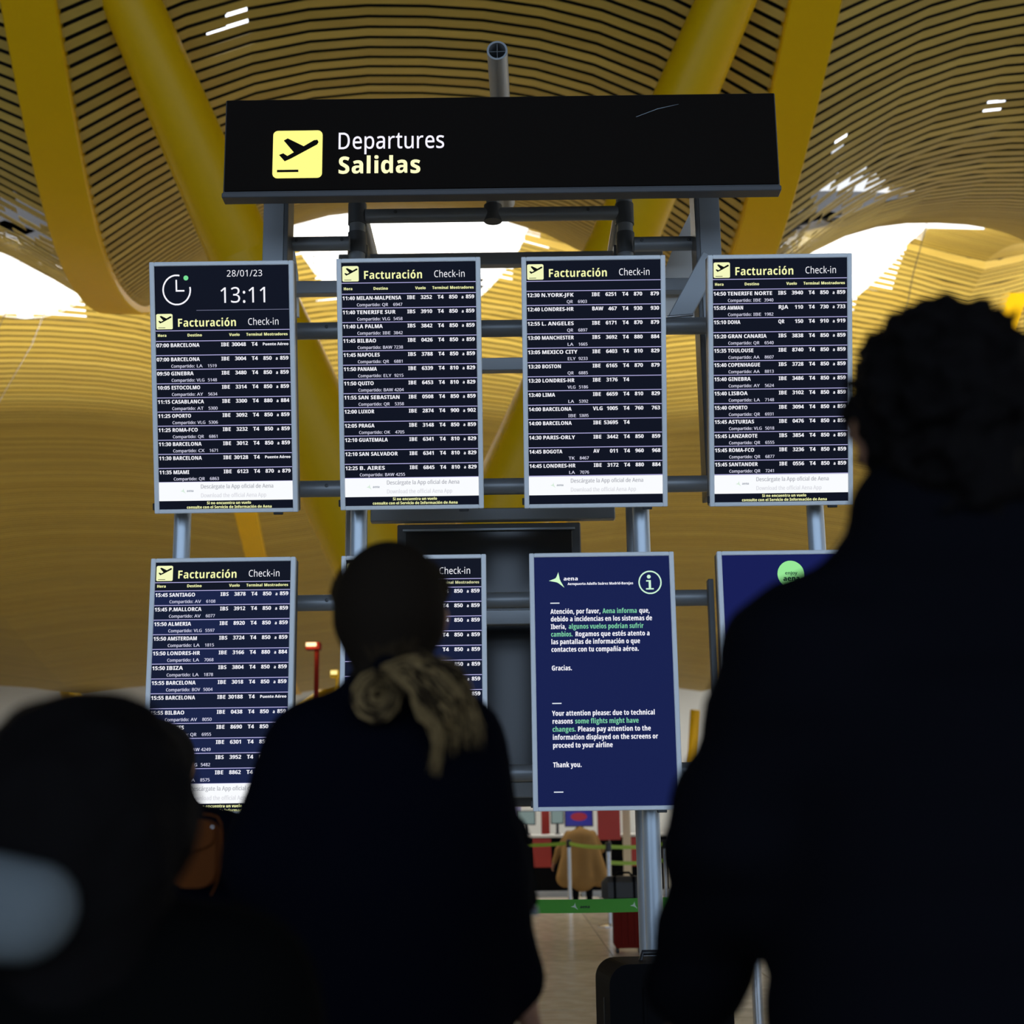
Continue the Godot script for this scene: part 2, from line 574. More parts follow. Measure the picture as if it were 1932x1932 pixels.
func backing(w1: float, w2: float) -> ArrayMesh:
	var st := st_new()
	var du := 0.25 if w1 < 0.0 else 0.75
	var dw := 0.25 if w1 < 0.0 else 0.5
	var p := func(u: float, w: float, up: float) -> Vector3: return roof(u, vault(u, w) + up, w)
	var i := 0
	while w1 + i * dw < w2 - 0.001:
		var a := w1 + i * dw
		var b := minf(a + dw, w2)
		i += 1
		for j in int(57.0 / du):
			var u := U0 - 30.0 + j * du
			var mid_u := u + du / 2.0
			var off := fposmod(mid_u - U0, BAY) - BAY / 2.0
			if absf(off) < lens_half(clampf((a + b) / 2.0, 25.6, 31.2)) + 0.35 and absf((a + b) / 2.0 - 28.4) < 3.2:
				continue
			if (a + b) / 2.0 > 66.5 and (a + b) / 2.0 < 70.5:
				var o2 := fposmod(mid_u - U0 + BAY / 2.0, BAY) - BAY / 2.0
				if absf(o2) < 3.5:
					continue
			if w1 < 0.0 and chinks.has(Vector2i(j, i - 1)):
				continue
			for up in [0.14, 0.3]:
				quad(st, p.call(u, a, up), p.call(u + du, a, up), p.call(u + du, b, up), p.call(u, b, up), roof(u, 40.0 if up < 0.2 else 0.0, a))
	return done(st)

func rib(u: float, w1: float, w2: float, wide: float, label: String):
	var st := st_new()
	var n := int((w2 - w1) / 0.4)
	var prev := []
	for k in n + 1:
		var w := lerpf(w1, w2, float(k) / n)
		var y := vault(u, w) - 0.05
		var now := []
		for c in [[-0.5, 0.5], [-0.5, 0.03], [-0.47, 0.0], [0.47, 0.0], [0.5, 0.03], [0.5, 0.5]]:
			now.append(roof(u + c[0] * wide, y + c[1], w))
		if k > 0:
			for e in 5:
				var ins := (prev[0] + now[5]) / 2.0 as Vector3
				ins.y = y + 0.25
				quad(st, prev[e], now[e], now[e + 1], prev[e + 1], ins, e)
		prev = now
	tag(obj("roof_rib", done(st), M.yellow), label, "roof rib")

func build_columns():
	var apex := at(806, 1262, 17.0)
	for side in [0, 1]:
		var pts := [at(246, 0, 14.2), at(457, 480, 15.6), at(660, 955, 16.6), at(790, 1250, 17.0)] if side == 0 else [at(1370, 0, 14.2), at(1168, 474, 15.6), at(968, 940, 16.6), at(830, 1250, 17.0)]
		var top: Vector3 = pts[0] + (pts[0] - pts[1]).normalized() * 3.2
		var t := thing("inclined_column", "thick round yellow column leaning away behind the clock screen" if side == 0 else "thick round yellow column leaning away behind the London and New York screen", "column", apex * Vector3(1, 0, 1))
		var o := apex * Vector3(1, 0, 1)
		var st := st_new()
		add_tube(st, [pts[3] - o, pts[2] - o, pts[1] - o], [0.5, 0.52, 0.395], 32)
		obj("lower_shaft", done(st), M.yellow, t)
		st = st_new()
		add_tube(st, [pts[1] - o + (pts[0] - pts[1]) * 0.002, pts[0] - o, top - o], [0.393, 0.325, 0.27], 32)
		obj("upper_shaft", done(st), M.yellow, t)
		var dir: Vector3 = (pts[0] - pts[1]).normalized()
		obj("joint_ring", tube(pts[1] - o - dir * 0.02, pts[1] - o + dir * 0.02, 0.399, 0.397, 32), M.yellow, t)
	var base := thing("column_base", "concrete pier under the leaning yellow columns", "pier", apex * Vector3(1, 0, 1))
	obj("pier", lathe([[0.0, 0.0], [0.75, 0.0], [0.75, 0.2], [0.6, 2.6], [0.55, apex.y - 0.1], [0.0, apex.y - 0.05]], 28), M.concrete, base)
	obj("collar", lathe([[0.62, 2.4], [0.68, 2.42], [0.66, 2.62], [0.6, 2.64]], 28), M.steel_dark, base)

# ------------------------------------------------------------------ the steel stand
func build_stand():
	var o := at(940, 1500, 6.4) * Vector3(1, 0, 1)
	var t := thing("display_stand", "grey tubular steel stand carrying the flight screens and the long black sign", "stand", o)
	var bolt := lathe([[0.0, 0.0], [0.009, 0.0], [0.009, 0.006], [0.0, 0.008]], 8)
	# upright poles that the screens hang on, then the posts behind them
	for px in [344, 677, 1210, 1540]:
		var p := at(px, 1000, 6.10) - o
		obj("screen_pole", tube(Vector3(p.x, 0, p.z), Vector3(p.x, 3.2, p.z), 0.038, 0.038, 20), M.steel_pale, t)
		obj("foot_plate", box(Vector3(0.2, 0.012, 0.2), 0.003, Vector3(p.x, 0.006, p.z)), M.steel, t)
	for px in [674, 1179]:
		var p := at(px, 430, 6.62) - o
		obj("post", tube(Vector3(p.x, 0, p.z), Vector3(p.x, at(px, 360, 6.62).y, p.z), 0.041, 0.041, 20), M.steel, t)
		for py in [405, 460]:
			var y := at(px, py, 6.62).y
			obj("sleeve", tube(Vector3(p.x, y - 0.055, p.z), Vector3(p.x, y + 0.055, p.z), 0.047, 0.047, 20), M.steel_dark, t)
		obj("foot_plate", box(Vector3(0.2, 0.012, 0.2), 0.003, Vector3(p.x, 0.006, p.z)), M.steel, t)
	for e in [[520, -1], [1336, 1]]:
		var p := at(e[0], 430, 6.45) - o
		var top := at(e[0], 330, 6.45).y
		var low := at(e[0], 940, 6.45).y
		var tall := top - low
		var my := (top + low) / 2.0
		var st := st_new()          # an H section: web and two flanges
		add_box(st, Vector3(p.x, my, p.z), Vector3(0.014, tall, 0.10), 0.002)
		add_box(st, Vector3(p.x, my, p.z + 0.055), Vector3(0.10, tall, 0.012), 0.002)
		add_box(st, Vector3(p.x, my, p.z - 0.055), Vector3(0.10, tall, 0.012), 0.002)
		obj("outer_post", done(st), M.steel, t)
		obj("side_plate", box(Vector3(0.02, tall, 0.17), 0.003, Vector3(p.x - e[1] * 0.062, my, p.z - 0.02)), M.steel_dark, t)
	var lb := at(1344, 1200, 6.14) - o
	obj("screen_bracket", box(Vector3(0.025, 0.5, 0.05), 0.003, lb), M.steel_dark, t)
	# rails: [x from, x to, y, distance, radius]; a negative radius is a square beam of that half height
	for r in [[690, 1166, 405, 6.62, 0.036], [548, 660, 460, 6.55, 0.036], [1196, 1312, 460, 6.55, 0.036],
			[552, 668, 545, 6.75, -0.034], [1230, 1330, 540, 6.75, -0.034],
			[520, 1338, 620, 6.25, 0.040], [520, 1338, 918, 6.25, 0.038], [520, 1342, 1133, 6.25, 0.037], [520, 1345, 1459, 6.25, 0.037],
			[640, 1250, 491, 6.95, -0.034], [690, 1166, 690, 6.9, -0.034], [700, 1160, 972, 6.7, -0.030], [700, 1190, 1166, 6.8, -0.036], [700, 1190, 1491, 6.8, -0.036]]:
		var a := at(r[0], r[2], r[3]) - o
		var b := at(r[1], r[2], r[3]) - o
		b.y = (a.y + b.y) / 2.0
		a.y = b.y
		if r[4] > 0.0:
			obj("rail", tube(a, b, r[4], r[4], 20), M.steel, t)
			for s in [0.12, 0.88]:
				var q := obj("bolt", bolt, M.steel_dark, t)
				q.position = a.lerp(b, s) + Vector3(0, 0.006, r[4] - 0.003)
				q.rotation.x = PI / 2
		else:
			obj("beam", box(Vector3(b.x - a.x, -r[4] * 2.0, 0.06), 0.004, (a + b) / 2.0), M.steel, t)
	# slanting brace and its cross pin
	var b1 := at(1341, 492, 6.38) - o
	var b2 := at(1277, 606, 6.30) - o
	obj("brace", box(Vector3(0.10, b1.distance_to(b2), 0.03), 0.004, (b1 + b2) / 2.0, Basis(Vector3.BACK, -atan2(b1.x - b2.x, b1.y - b2.y))), M.steel, t)
	var p1 := at(1258, 598, 6.22) - o
	var p2 := at(1308, 594, 6.22) - o
	obj("cross_pin", tube(p1, p2, 0.006), M.chrome, t)
	# short struts running back from the front rail to the rear beam
	for px in [683, 1168]:
		obj("strut", tube(at(px, 405, 6.62) - o, at(px, 405, 6.62) - o + Vector3(0, 0, -0.75), 0.03), M.steel, t)
		obj("strut", box(Vector3(0.05, 0.07, 0.75), 0.003, at(px, 470, 6.62) - o + Vector3(0, 0, -0.4)), M.steel_dark, t)
	obj("stub_post", tube(at(930, 412, 6.62) - o, at(930, 330, 6.62) - o, 0.034), M.steel, t)
	obj("stub_sleeve", tube(at(930, 418, 6.62) - o, at(930, 388, 6.62) - o, 0.046), M.steel_dark, t)
	# pale wing plates at both sides behind the outer posts
	var pr := PackedVector2Array()
	for q in [[1316, 372], [1296, 415], [1270, 468], [1256, 505], [1252, 620], [1330, 620], [1330, 372]]:
		var v := at(q[0], q[1], 6.85) - o
		pr.append(Vector2(v.x, v.y))
	var wing := obj("wing_plate", plate(pr, 0.02), M.panel_pale, t)
	wing.position.z = at(1300, 500, 6.85).z - o.z
	var pl := PackedVector2Array()
	for q in [[540, 385], [549, 420], [556, 470], [563, 520], [565, 600], [500, 600], [500, 385]]:
		var v := at(q[0], q[1], 6.85) - o
		pl.append(Vector2(v.x, v.y))
	var wing2 := obj("wing_plate", plate(pl, 0.02), M.panel_pale, t)
	wing2.position.z = at(540, 500, 6.85).z - o.z
	# the open tube that lies over the sign, its near end hollow
	var near := at(938, 95, 5.75)
	var r_out := 0.047
	var st := st_new()
	var L := 1.6
	var n := 28
	for j in n:
		var a := Vector2(cos(TAU * j / n), sin(TAU * j / n))
		var c := Vector2(cos(TAU * (j + 1) / n), sin(TAU * (j + 1) / n))
		var ro := r_out
		var ri := r_out - 0.009
		quad(st, Vector3(a.x * ro, a.y * ro, 0), Vector3(c.x * ro, c.y * ro, 0), Vector3(c.x * ro, c.y * ro, -L), Vector3(a.x * ro, a.y * ro, -L), Vector3(0, 0, -L / 2), 1)
		quad(st, Vector3(a.x * ri, a.y * ri, 0), Vector3(c.x * ri, c.y * ri, 0), Vector3(c.x * ri, c.y * ri, -L), Vector3(a.x * ri, a.y * ri, -L), Vector3(a.x, a.y, -L / 2), 2)
		quad(st, Vector3(a.x * ro, a.y * ro, 0), Vector3(c.x * ro, c.y * ro, 0), Vector3(c.x * ri, c.y * ri, 0), Vector3(a.x * ri, a.y * ri, 0), Vector3(0, 0, -L / 2), 3)
	var top_tube := obj("top_tube", done(st), M.steel, t)
	top_tube.position = near - o
	top_tube.rotation.y = -0.02
	var web := st_new()
	add_box(web, Vector3(0, 0, -0.2), Vector3(0.003, 0.076, 0.38))
	add_box(web, Vector3(0, 0, -0.2), Vector3(0.076, 0.003, 0.38))
	obj("inner_web", done(web), M.steel_dark, top_tube)
	obj("tube_hanger", tube(Vector3(near.x - o.x, at(930, 330, 6.62).y - 0.05, at(930, 330, 6.62).z - o.z), Vector3(near.x - o.x, near.y, at(930, 330, 6.62).z - o.z), 0.03), M.steel, t)
	# dark cabinet behind the lower screens
	var c1 := at(748, 986, 7.0)
	var c2 := at(1096, 986, 7.0)
	var bottom := at(920, 1522, 7.05).y
	var high := c1.y - bottom
	var cab := thing("equipment_cabinet", "dark glass-fronted cabinet standing behind the lower screens", "cabinet", Vector3((c1.x + c2.x) / 2, 0, -7.2))
	var wide := c2.x - c1.x
	obj("case", box(Vector3(wide, high, 0.3), 0.006, Vector3(0, bottom + high / 2, 0)), M.steel_dark, cab)
	obj("glass_front", box(Vector3(wide - 0.09, high - 0.09, 0.012), 0.002, Vector3(0, bottom + high / 2, 0.157)), M.cabinet, cab)
	obj("top_trim", box(Vector3(wide - 0.06, 0.012, 0.02), 0.002, Vector3(0, bottom + high - 0.035, 0.165)), M.steel_pale, cab)
	for s in [-1, 1]:
		obj("mounting_arm", box(Vector3(0.04, 0.05, 0.3), 0.004, Vector3(s * wide * 0.3, bottom + high * 0.72, 0.26)), M.steel_dark, cab)

func build_sign():
	var z := 5.85
	var tl := at(424, 187, z)
	var tr := at(1461, 175, z)
	var bl := at(422, 374, z)
	var br := at(1474, 357, z)
	var wide := (tr.x - tl.x + br.x - bl.x) / 2.0
	var high := (tl.y - bl.y + tr.y - br.y) / 2.0
	var mid := (tl + tr + bl + br) / 4.0
	var t := thing("departures_sign", "long black overhead sign reading Departures Salidas with a yellow plane symbol", "sign", mid)
	t.rotation.x = 0.0
	obj("housing", box(Vector3(wide, high, 0.05), 0.004, Vector3(0, 0, -0.03)), M.sign_edge, t)
	obj("face", box(Vector3(wide - 0.012, high - 0.035, 0.012), 0.002, Vector3(0, 0.012, -0.004)), M.sign_black, t)
	obj("bottom_trim", box(Vector3(wide + 0.004, 0.024, 0.075), 0.003, Vector3(0, -high / 2 + 0.006, -0.025)), M.sign_edge, t)
	var loc := func(px: float, py: float) -> Vector2:
		var v := at(px, py, z) - mid
		return Vector2(v.x, v.y)
	glow("sign_yellow", Color(1.0, 0.97, 0.52), 1.05)
	glow("sign_white", Color(0.95, 0.94, 1.0), 1.05)
	glow("sign_pale_yellow", Color(1.0, 0.99, 0.76), 1.05)
	var i1: Vector2 = loc.call(514, 337)
	var i2: Vector2 = loc.call(609, 247)
	var tile := obj("symbol_tile_light", plate(round_rect(i2.x - i1.x, i2.y - i1.y, 0.022), 0.004), M.sign_yellow, t)
	tile.position = Vector3((i1.x + i2.x) / 2, (i1.y + i2.y) / 2, 0.002)
	var s := (i2.x - i1.x)
	var plane := obj("plane_symbol", plate(plane_outline(s, i2.y - i1.y), 0.003), M.sign_black, tile)
	plane.position.z = 0.0045
	var bar := obj("ground_line", box(Vector3(s * 0.43, s * 0.045, 0.003), 0.0, Vector3(-s * 0.19, -(i2.y - i1.y) * 0.36, 0)), M.sign_black, tile)
	bar.position.z = 0.006
	var a: Vector2 = loc.call(639, 282)
	var b: Vector2 = loc.call(838, 279)
	var w1 := obj("lettering_light", lettering("Departures", false, b.x - a.x, 0.080), M.sign_white, t)
	w1.position = Vector3(a.x, a.y, 0.002)
	a = loc.call(639, 328)
	b = loc.call(793, 326)
	var w2 := obj("lettering_light", lettering("Salidas", true, b.x - a.x, 0.080), M.sign_pale_yellow, t)
	w2.position = Vector3(a.x, a.y, 0.002)
	# a pale scratch across the face
	var sc := st_new()
	var q1: Vector2 = loc.call(1200, 221)
	var q2: Vector2 = loc.call(1240, 206)
	var q3: Vector2 = loc.call(1280, 197)
	add_tube(sc, [Vector3(q1.x, q1.y, 0.0025), Vector3(q2.x, q2.y, 0.0025), Vector3(q3.x, q3.y, 0.0025)], [0.0008, 0.0016, 0.0005], 5)
	obj("scratch", done(sc), M.steel_pale, t)

func plane_outline(w: float, h: float) -> PackedVector2Array:      # in a tile w by h about its centre
	var out := PackedVector2Array()
	for q in [[222, 410], [236, 405], [250, 414], [272, 402], [237, 362], [250, 355], [305, 382], [340, 362], [351, 361], [355, 368], [350, 376], [264, 421], [241, 431]]:
		out.append(Vector2((q[0] - 284.0) / 168.0 * w, -(q[1] - 407.0) / 158.0 * h))
	return out

# ------------------------------------------------------------------ the screens
var fonts := {}
var glyphs := {}

func glyph(c: int, size: int, bold: bool, col: Color) -> Array:
	var key := [c, size, bold, col]
	if not glyphs.has(key):
		if not fonts.has(bold):
			var f := SystemFont.new()
			f.font_names = PackedStringArray(["Droid Sans"])
			f.font_weight = 700 if bold else 400
			fonts[bold] = f
		var ts := TextServerManager.get_primary_interface()
		var rid: RID = fonts[bold].get_rids()[0]
		var sz := Vector2i(size, 0)
		var gi := ts.font_get_glyph_index(rid, size, c, 0)
		ts.font_render_glyph(rid, sz, gi)
		var r := ts.font_get_glyph_uv_rect(rid, sz, gi)
		var im: Image = null
		if r.size.x > 0:
			im = ts.font_get_texture_image(rid, sz, ts.font_get_glyph_texture_idx(rid, sz, gi)).get_region(Rect2i(r))
			im.convert(Image.FORMAT_RGBA8)
			for y in im.get_height():
				for x in im.get_width():
					im.set_pixel(x, y, Color(col, im.get_pixel(x, y).a))
		glyphs[key] = [im, ts.font_get_glyph_offset(rid, sz, gi), ts.font_get_glyph_advance(rid, size, gi).x]
	return glyphs[key]

func write(im: Image, s: String, x: float, base: float, cap: float, col: Color, bold := true, fit := 0.0, right := false):
	var size := int(round(cap / 0.714))
	var total := 0.0
	for k in s.length():
		total += glyph(s.unicode_at(k), size, bold, col)[2]
	var line := Image.create(int(total) + 6, int(size * 1.7), false, Image.FORMAT_RGBA8)
	line.fill(Color(col, 0.0))
	var pen := 2.0
	for k in s.length():
		var g := glyph(s.unicode_at(k), size, bold, col)
		if g[0]:
			line.blend_rect(g[0], Rect2i(Vector2i.ZERO, g[0].get_size()), Vector2i(int(round(pen + g[1].x)), int(round(size * 1.2 + g[1].y))))
		pen += g[2]
	if fit > 0.0:
		line.resize(int(fit * line.get_width() / total), line.get_height(), Image.INTERPOLATE_BILINEAR)
	if right:
		x -= line.get_width() - 4
	for off in ([0, 1] if cap < 30 else [0]):        # small print is drawn a little fuller
		im.blend_rect(line, Rect2i(Vector2i.ZERO, line.get_size()), Vector2i(int(x) - 2 + off, int(base - size * 1.2)))

func fill_poly(im: Image, poly: Array, col: Color):
	var lo := 1e9
	var hi := -1e9
	for p in poly:
		lo = minf(lo, p.y)
		hi = maxf(hi, p.y)
	for y in range(int(lo), int(hi) + 1):
		var xs := []
		for k in poly.size():
			var p: Vector2 = poly[k]
			var q: Vector2 = poly[(k + 1) % poly.size()]
			if (p.y <= y) != (q.y <= y):
				xs.append(p.x + (y - p.y) / (q.y - p.y) * (q.x - p.x))
		xs.sort()
		for k in range(0, xs.size() - 1, 2):
			im.fill_rect(Rect2i(int(round(xs[k])), y, maxi(1, int(round(xs[k + 1] - xs[k]))), 1), col)

func disc(c: Vector2, r: float, n := 48) -> Array:
	var out := []
	for k in n:
		out.append(c + Vector2(cos(TAU * k / n), sin(TAU * k / n)) * r)
	return out

const NAVY := Color8(14, 18, 32)
const RULE := Color8(186, 180, 232)
const INK := Color8(250, 249, 255)
const SOFT := Color8(232, 230, 250)
const LEMON := Color8(250, 252, 178)

func arrow_mark(im: Image, x: float, y: float, s: float, col: Color):      # the airport operator's three-pointed mark
	var out := []
	var tips := [Vector2(0, 0.55), Vector2(0.62, 0.0), Vector2(1.0, 1.0)]
	var mid := Vector2(0.62, 0.52)
	for k in 3:
		var a: Vector2 = tips[k]
		var b: Vector2 = tips[(k + 1) % 3]
		for e in 8:
			var t := e / 8.0
			var p := a.lerp(b, t).lerp(mid, 0.42 * 4.0 * t * (1.0 - t))
			out.append(Vector2(x, y) + p * s)
	fill_poly(im, out, col)

func title(im: Image, y: float):
	fill_poly(im, round_poly(Vector2(52, y + 61), 94, 86, 8), Color8(244, 248, 190))
	var pl := []
	for p in plane_outline(96, 88):
		pl.append(Vector2(52 + p.x, y + 57 - p.y))
	fill_poly(im, pl, Color8(12, 14, 12))
	im.fill_rect(Rect2i(16, int(y) + 94, 40, 3), Color8(60, 62, 40))
	write(im, "Facturación", 124, y + 91, 45, LEMON, true, 343)
	write(im, "Check-in", 528, y + 86, 38, INK, false, 181)
	im.fill_rect(Rect2i(0, int(y) + 111, 768, 4), RULE)

func round_poly(c: Vector2, w: float, h: float, r: float) -> Array:
	var out := []
	for p in round_rect(w, h, r):
		out.append(c + p)
	return out

func header(im: Image, y: float, col := LEMON):
	for h in [["Hora", 10, 52], ["Destino", 180, 86], ["Vuelo", 420, 62], ["Terminal", 518, 92], ["Mostradores", 618, 138]]:
		write(im, h[0], h[1], y, 15, col, true, h[2])

# rows: "time|place|airline|number|terminal|first|joiner|last|shared label|shared airline|shared number"
func rows(im: Image, y: float, pitch: float, list: Array, stripe := Color.TRANSPARENT):
	for k in list.size():
		var r: PackedStringArray = list[k].split("|")
		var top := y + k * pitch
		if stripe.a > 0.0:
			im.fill_rect(Rect2i(0, int(top), 768, int(pitch)), stripe if k % 2 == 0 else stripe.lerp(NAVY, 0.6))
		im.fill_rect(Rect2i(0, int(top) - 2, 768, 4), RULE)
		if r[0]:
			write(im, r[0], 2, top + 33, 21, INK, true, 73)
		if r[1]:
			write(im, r[1], 82, top + 33, 21, INK, true, minf(258, r[1].length() * 18.6))
		if r[2]:
			write(im, r[2], 372, top + 32, 21, INK, true, 66 if r[2] == "BAW" else 58 if r[2] in ["VLG", "RJA"] else 48 if r[2].length() == 3 else 36)
		if r[3]:
			write(im, r[3], 518, top + 32, 20, INK, true, r[3].length() * 16.5, true)
		if r[4]:
			write(im, r[4], 546, top + 32, 20, INK, true, 36)
		if r[5].length() > 3:
			write(im, r[5], 610, top + 31, 15, INK, true, 150)
		elif r[5]:
			write(im, r[5], 612, top + 32, 20, INK, true, 50)
			if r[6]:
				write(im, r[6], 684, top + 32, 18, INK, true, 13)
			write(im, r[7], 760, top + 32, 20, INK, true, 50, true)
		if r.size() > 8:
			if r[8]:
				write(im, r[8], 84, top + 69, 17, SOFT, false, 136)
			write(im, r[9], 228, top + 69, 17, SOFT, false, 56 if r[9] == "BAW" else 48 if r[9].length() == 3 else 36)
			write(im, r[10], 348, top + 69, 17, SOFT, false, 54, true)
	im.fill_rect(Rect2i(0, int(y + list.size() * pitch) - 2, 768, 4), RULE)

func app_banner(im: Image, y: float, foot: bool):
	im.fill_rect(Rect2i(0, int(y), 768, 105), Color8(250, 252, 255))
	arrow_mark(im, 122, y + 34, 30, Color8(214, 236, 218))
	write(im, "aena", 158, y + 56, 12, Color8(170, 176, 186), true)
	write(im, "Descárgate la App oficial de Aena", 238, y + 38, 22, Color8(172, 174, 182), false, 420)
	write(im, "Download the official Aena App", 238, y + 88, 22, Color8(216, 217, 224), false, 378)
	im.fill_rect(Rect2i(0, int(y) + 105, 768, 1365), NAVY)
	if foot:
		write(im, "Si no encuentra un vuelo", 272, y + 127, 15, LEMON, true, 256)
		write(im, "consulte con el Servicio de Información de Aena", 156, y + 150, 15, LEMON, true, 490)

func canvas(h := 1360) -> Image:
	var im := Image.create(768, h, false, Image.FORMAT_RGBA8)
	im.fill(NAVY)
	return im

func screen_pictures() -> Array:
	var out := []
	# the screen with the clock
	var im := canvas()
	var ring := []
	for k in 41:
		var a := deg_to_rad(-11.0 + 294.0 * k / 40.0)
		ring.append(Vector2(126 + 82 * cos(a), 132 + 86 * sin(a)))
	for k in 41:
		var a := deg_to_rad(-11.0 + 294.0 * (40 - k) / 40.0)
		ring.append(Vector2(126 + 73 * cos(a), 132 + 77 * sin(a)))
	fill_poly(im, ring, INK)
	im.fill_rect(Rect2i(120, 76, 9, 66), INK)
	im.fill_rect(Rect2i(120, 133, 50, 9), INK)
	fill_poly(im, disc(Vector2(180, 66), 14), Color8(120, 222, 150))
	write(im, "28/01/23", 412, 62, 36, INK, false, 208)
	write(im, "13:11", 366, 208, 86, INK, false, 290)
	im.fill_rect(Rect2i(236, 246, 532, 3), Color8(120, 122, 150))
	title(im, 247)
	header(im, 394)
	rows(im, 418, 79.0, ["07:00|BARCELONA|IBE|30048|T4|Puente Aéreo||", "07:00|BARCELONA|IBE|3004|T4|850|a|859|Compartido:|LA|1519", "09:50|GINEBRA|IBE|3480|T4|850|a|859|Compartido:|VLG|5148",
		"10:05|ESTOCOLMO|IBE|3314|T4|850|a|859|Compartido:|AY|5634", "11:15|CASABLANCA|IBE|3300|T4|880|a|884|Compartido:|AT|5300", "11:25|OPORTO|IBE|3092|T4|850|a|859|Compartido:|VLG|5306",
		"11:25|ROMA-FCO|IBE|3232|T4|850|a|859|Compartido:|QR|6861", "11:30|BARCELONA|IBE|3012|T4|850|a|859|Compartido:|CX|1671", "11:30|BARCELONA|IBE|30128|T4|Puente Aéreo||", "11:35|MIAMI|IBE|6123|T4|870|a|879|Compartido:|QR|6863"])
	app_banner(im, 1208, true)
	out.append(im)
	im = canvas()
	title(im, 0)
	header(im, 153)
	rows(im, 174, 79.3, ["11:40|MILAN-MALPENSA|IBE|3252|T4|850|a|859|Compartido:|QR|6947", "11:40|TENERIFE SUR|IBS|3910|T4|850|a|859|Compartido:|VLG|5458", "11:40|LA PALMA|IBS|3842|T4|850|a|859|Compartido:|IBE|3842",
		"11:45|BILBAO|IBE|0426|T4|850|a|859|Compartido:|BAW|7238", "11:45|NAPOLES|IBS|3788|T4|850|a|859|Compartido:|QR|6881", "11:50|PANAMA|IBE|6339|T4|810|a|829|Compartido:|ELY|9215",
		"11:50|QUITO|IBE|6453|T4|810|a|829|Compartido:|BAW|4204", "11:55|SAN SEBASTIAN|IBE|0508|T4|850|a|859|Compartido:|QR|5358", "12:00|LUXOR|IBE|2874|T4|900|a|902", "12:05|PRAGA|IBE|3148|T4|850|a|859|Compartido:|OK|4705",
		"12:10|GUATEMALA|IBE|6341|T4|810|a|829", "12:10|SAN SALVADOR|IBE|6341|T4|810|a|829", "12:25|B. AIRES|IBE|6845|T4|810|a|829|Compartido:|BAW|4255"])
	app_banner(im, 1205, true)
	out.append(im)
	im = canvas()
	title(im, 0)
	rows(im, 168, 79.6, ["12:30|N.YORK-JFK|IBE|6251|T4|870||879||QR|6903", "12:40|LONDRES-HR|BAW|467|T4|930||930", "12:55|L. ANGELES|IBE|6171|T4|870||879||QR|6897", "13:00|MANCHESTER|IBS|3692|T4|880||884||LA|1665",
		"13:05|MEXICO CITY|IBE|6403|T4|810||829||ELY|9233", "13:20|BOSTON|IBE|6165|T4|870||879||QR|6885", "13:20|LONDRES-HR|IBE|3176|T4||||" + "|VLG|5186", "13:40|LIMA|IBE|6659|T4|810||829||LA|5392",
		"14:00|BARCELONA|VLG|1005|T4|760||763||IBE|53695", "14:00|BARCELONA|IBE|53695|T4|||", "14:30|PARIS-ORLY|IBE|3442|T4|850||859", "14:45|BOGOTA|AV|011|T4|960||968||TK|8467", "14:45|LONDRES-HR|IBE|3172|T4|880||884||LA|7076"])
	app_banner(im, 1205, false)
	out.append(im)
	im = canvas()
	title(im, 0)
	header(im, 149)
	rows(im, 170, 79.6, ["14:50|TENERIFE NORTE|IBS|3940|T4|850|a|859|Compartido:|IBE|3940", "15:05|AMMAN|RJA|110|T4|730|a|733|Compartido:|IBE|1982", "15:10|DOHA|QR|150|T4|910|a|919", "15:20|GRAN CANARIA|IBS|3838|T4|850|a|859|Compartido:|QR|6540",
		"15:35|TOULOUSE|IBE|8740|T4|850|a|859|Compartido:|AA|8607", "15:40|COPENHAGUE|IBS|3728|T4|850|a|859|Compartido:|AA|8813", "15:40|GINEBRA|IBE|3486|T4|850|a|859|Compartido:|AY|5624", "15:40|LISBOA|IBE|3102|T4|850|a|859|Compartido:|LA|7148",
		"15:40|OPORTO|IBE|3094|T4|850|a|859|Compartido:|QR|6931", "15:45|ASTURIAS|IBE|0476|T4|850|a|859|Compartido:|VLG|5018", "15:45|LANZAROTE|IBS|3854|T4|850|a|859|Compartido:|QR|6555", "15:45|ROMA-FCO|IBE|3236|T4|850|a|859|Compartido:|QR|6877",
		"15:45|SANTANDER|IBE|0556|T4|850|a|859|Compartido:|QR|7241"])
	app_banner(im, 1207, true)
	out.append(im)
	im = canvas()
	var deep := Color8(24, 33, 70)
	title(im, 0)
	header(im, 142)
	rows(im, 160, 81.0, ["15:45|SANTIAGO|IBS|3878|T4|850|a|859|Compartido:|AV|6108", "15:45|P.MALLORCA|IBS|3912|T4|850|a|859|Compartido:|AV|6077", "15:50|ALMERIA|IBE|8920|T4|850|a|859|Compartido:|VLG|5597",
		"15:50|AMSTERDAM|IBS|3724|T4|850|a|859|Compartido:|LA|1815", "15:50|LONDRES-HR|IBE|3166|T4|880|a|884|Compartido:|LA|7068", "15:50|IBIZA|IBS|3804|T4|850|a|859|Compartido:|LA|1878", "15:55|BARCELONA|IBE|3018|T4|850|a|859|Compartido:|BOV|5004",
		"15:55|BARCELONA|IBE|30188|T4|Puente Aéreo||", "15:55|BILBAO|IBE|0438|T4|850|a|859|Compartido:|AV|8050", "|NANTES|IBE|8690|T4|850|a|859|Compartido:|QR|6955", "||IBE|6301|T4|850|a|859|Compartido:|BAW|4249",
		"||IBS|3952|T4|850|a|859|Compartido:|VLG|5482", "||IBE|8862|T4|850|a|859|Compartido:|LA|8575"], deep)
	app_banner(im, 1213, true)
	out.append(im)
	im = canvas()
	title(im, 0)
	header(im, 142, Color8(222, 222, 170))
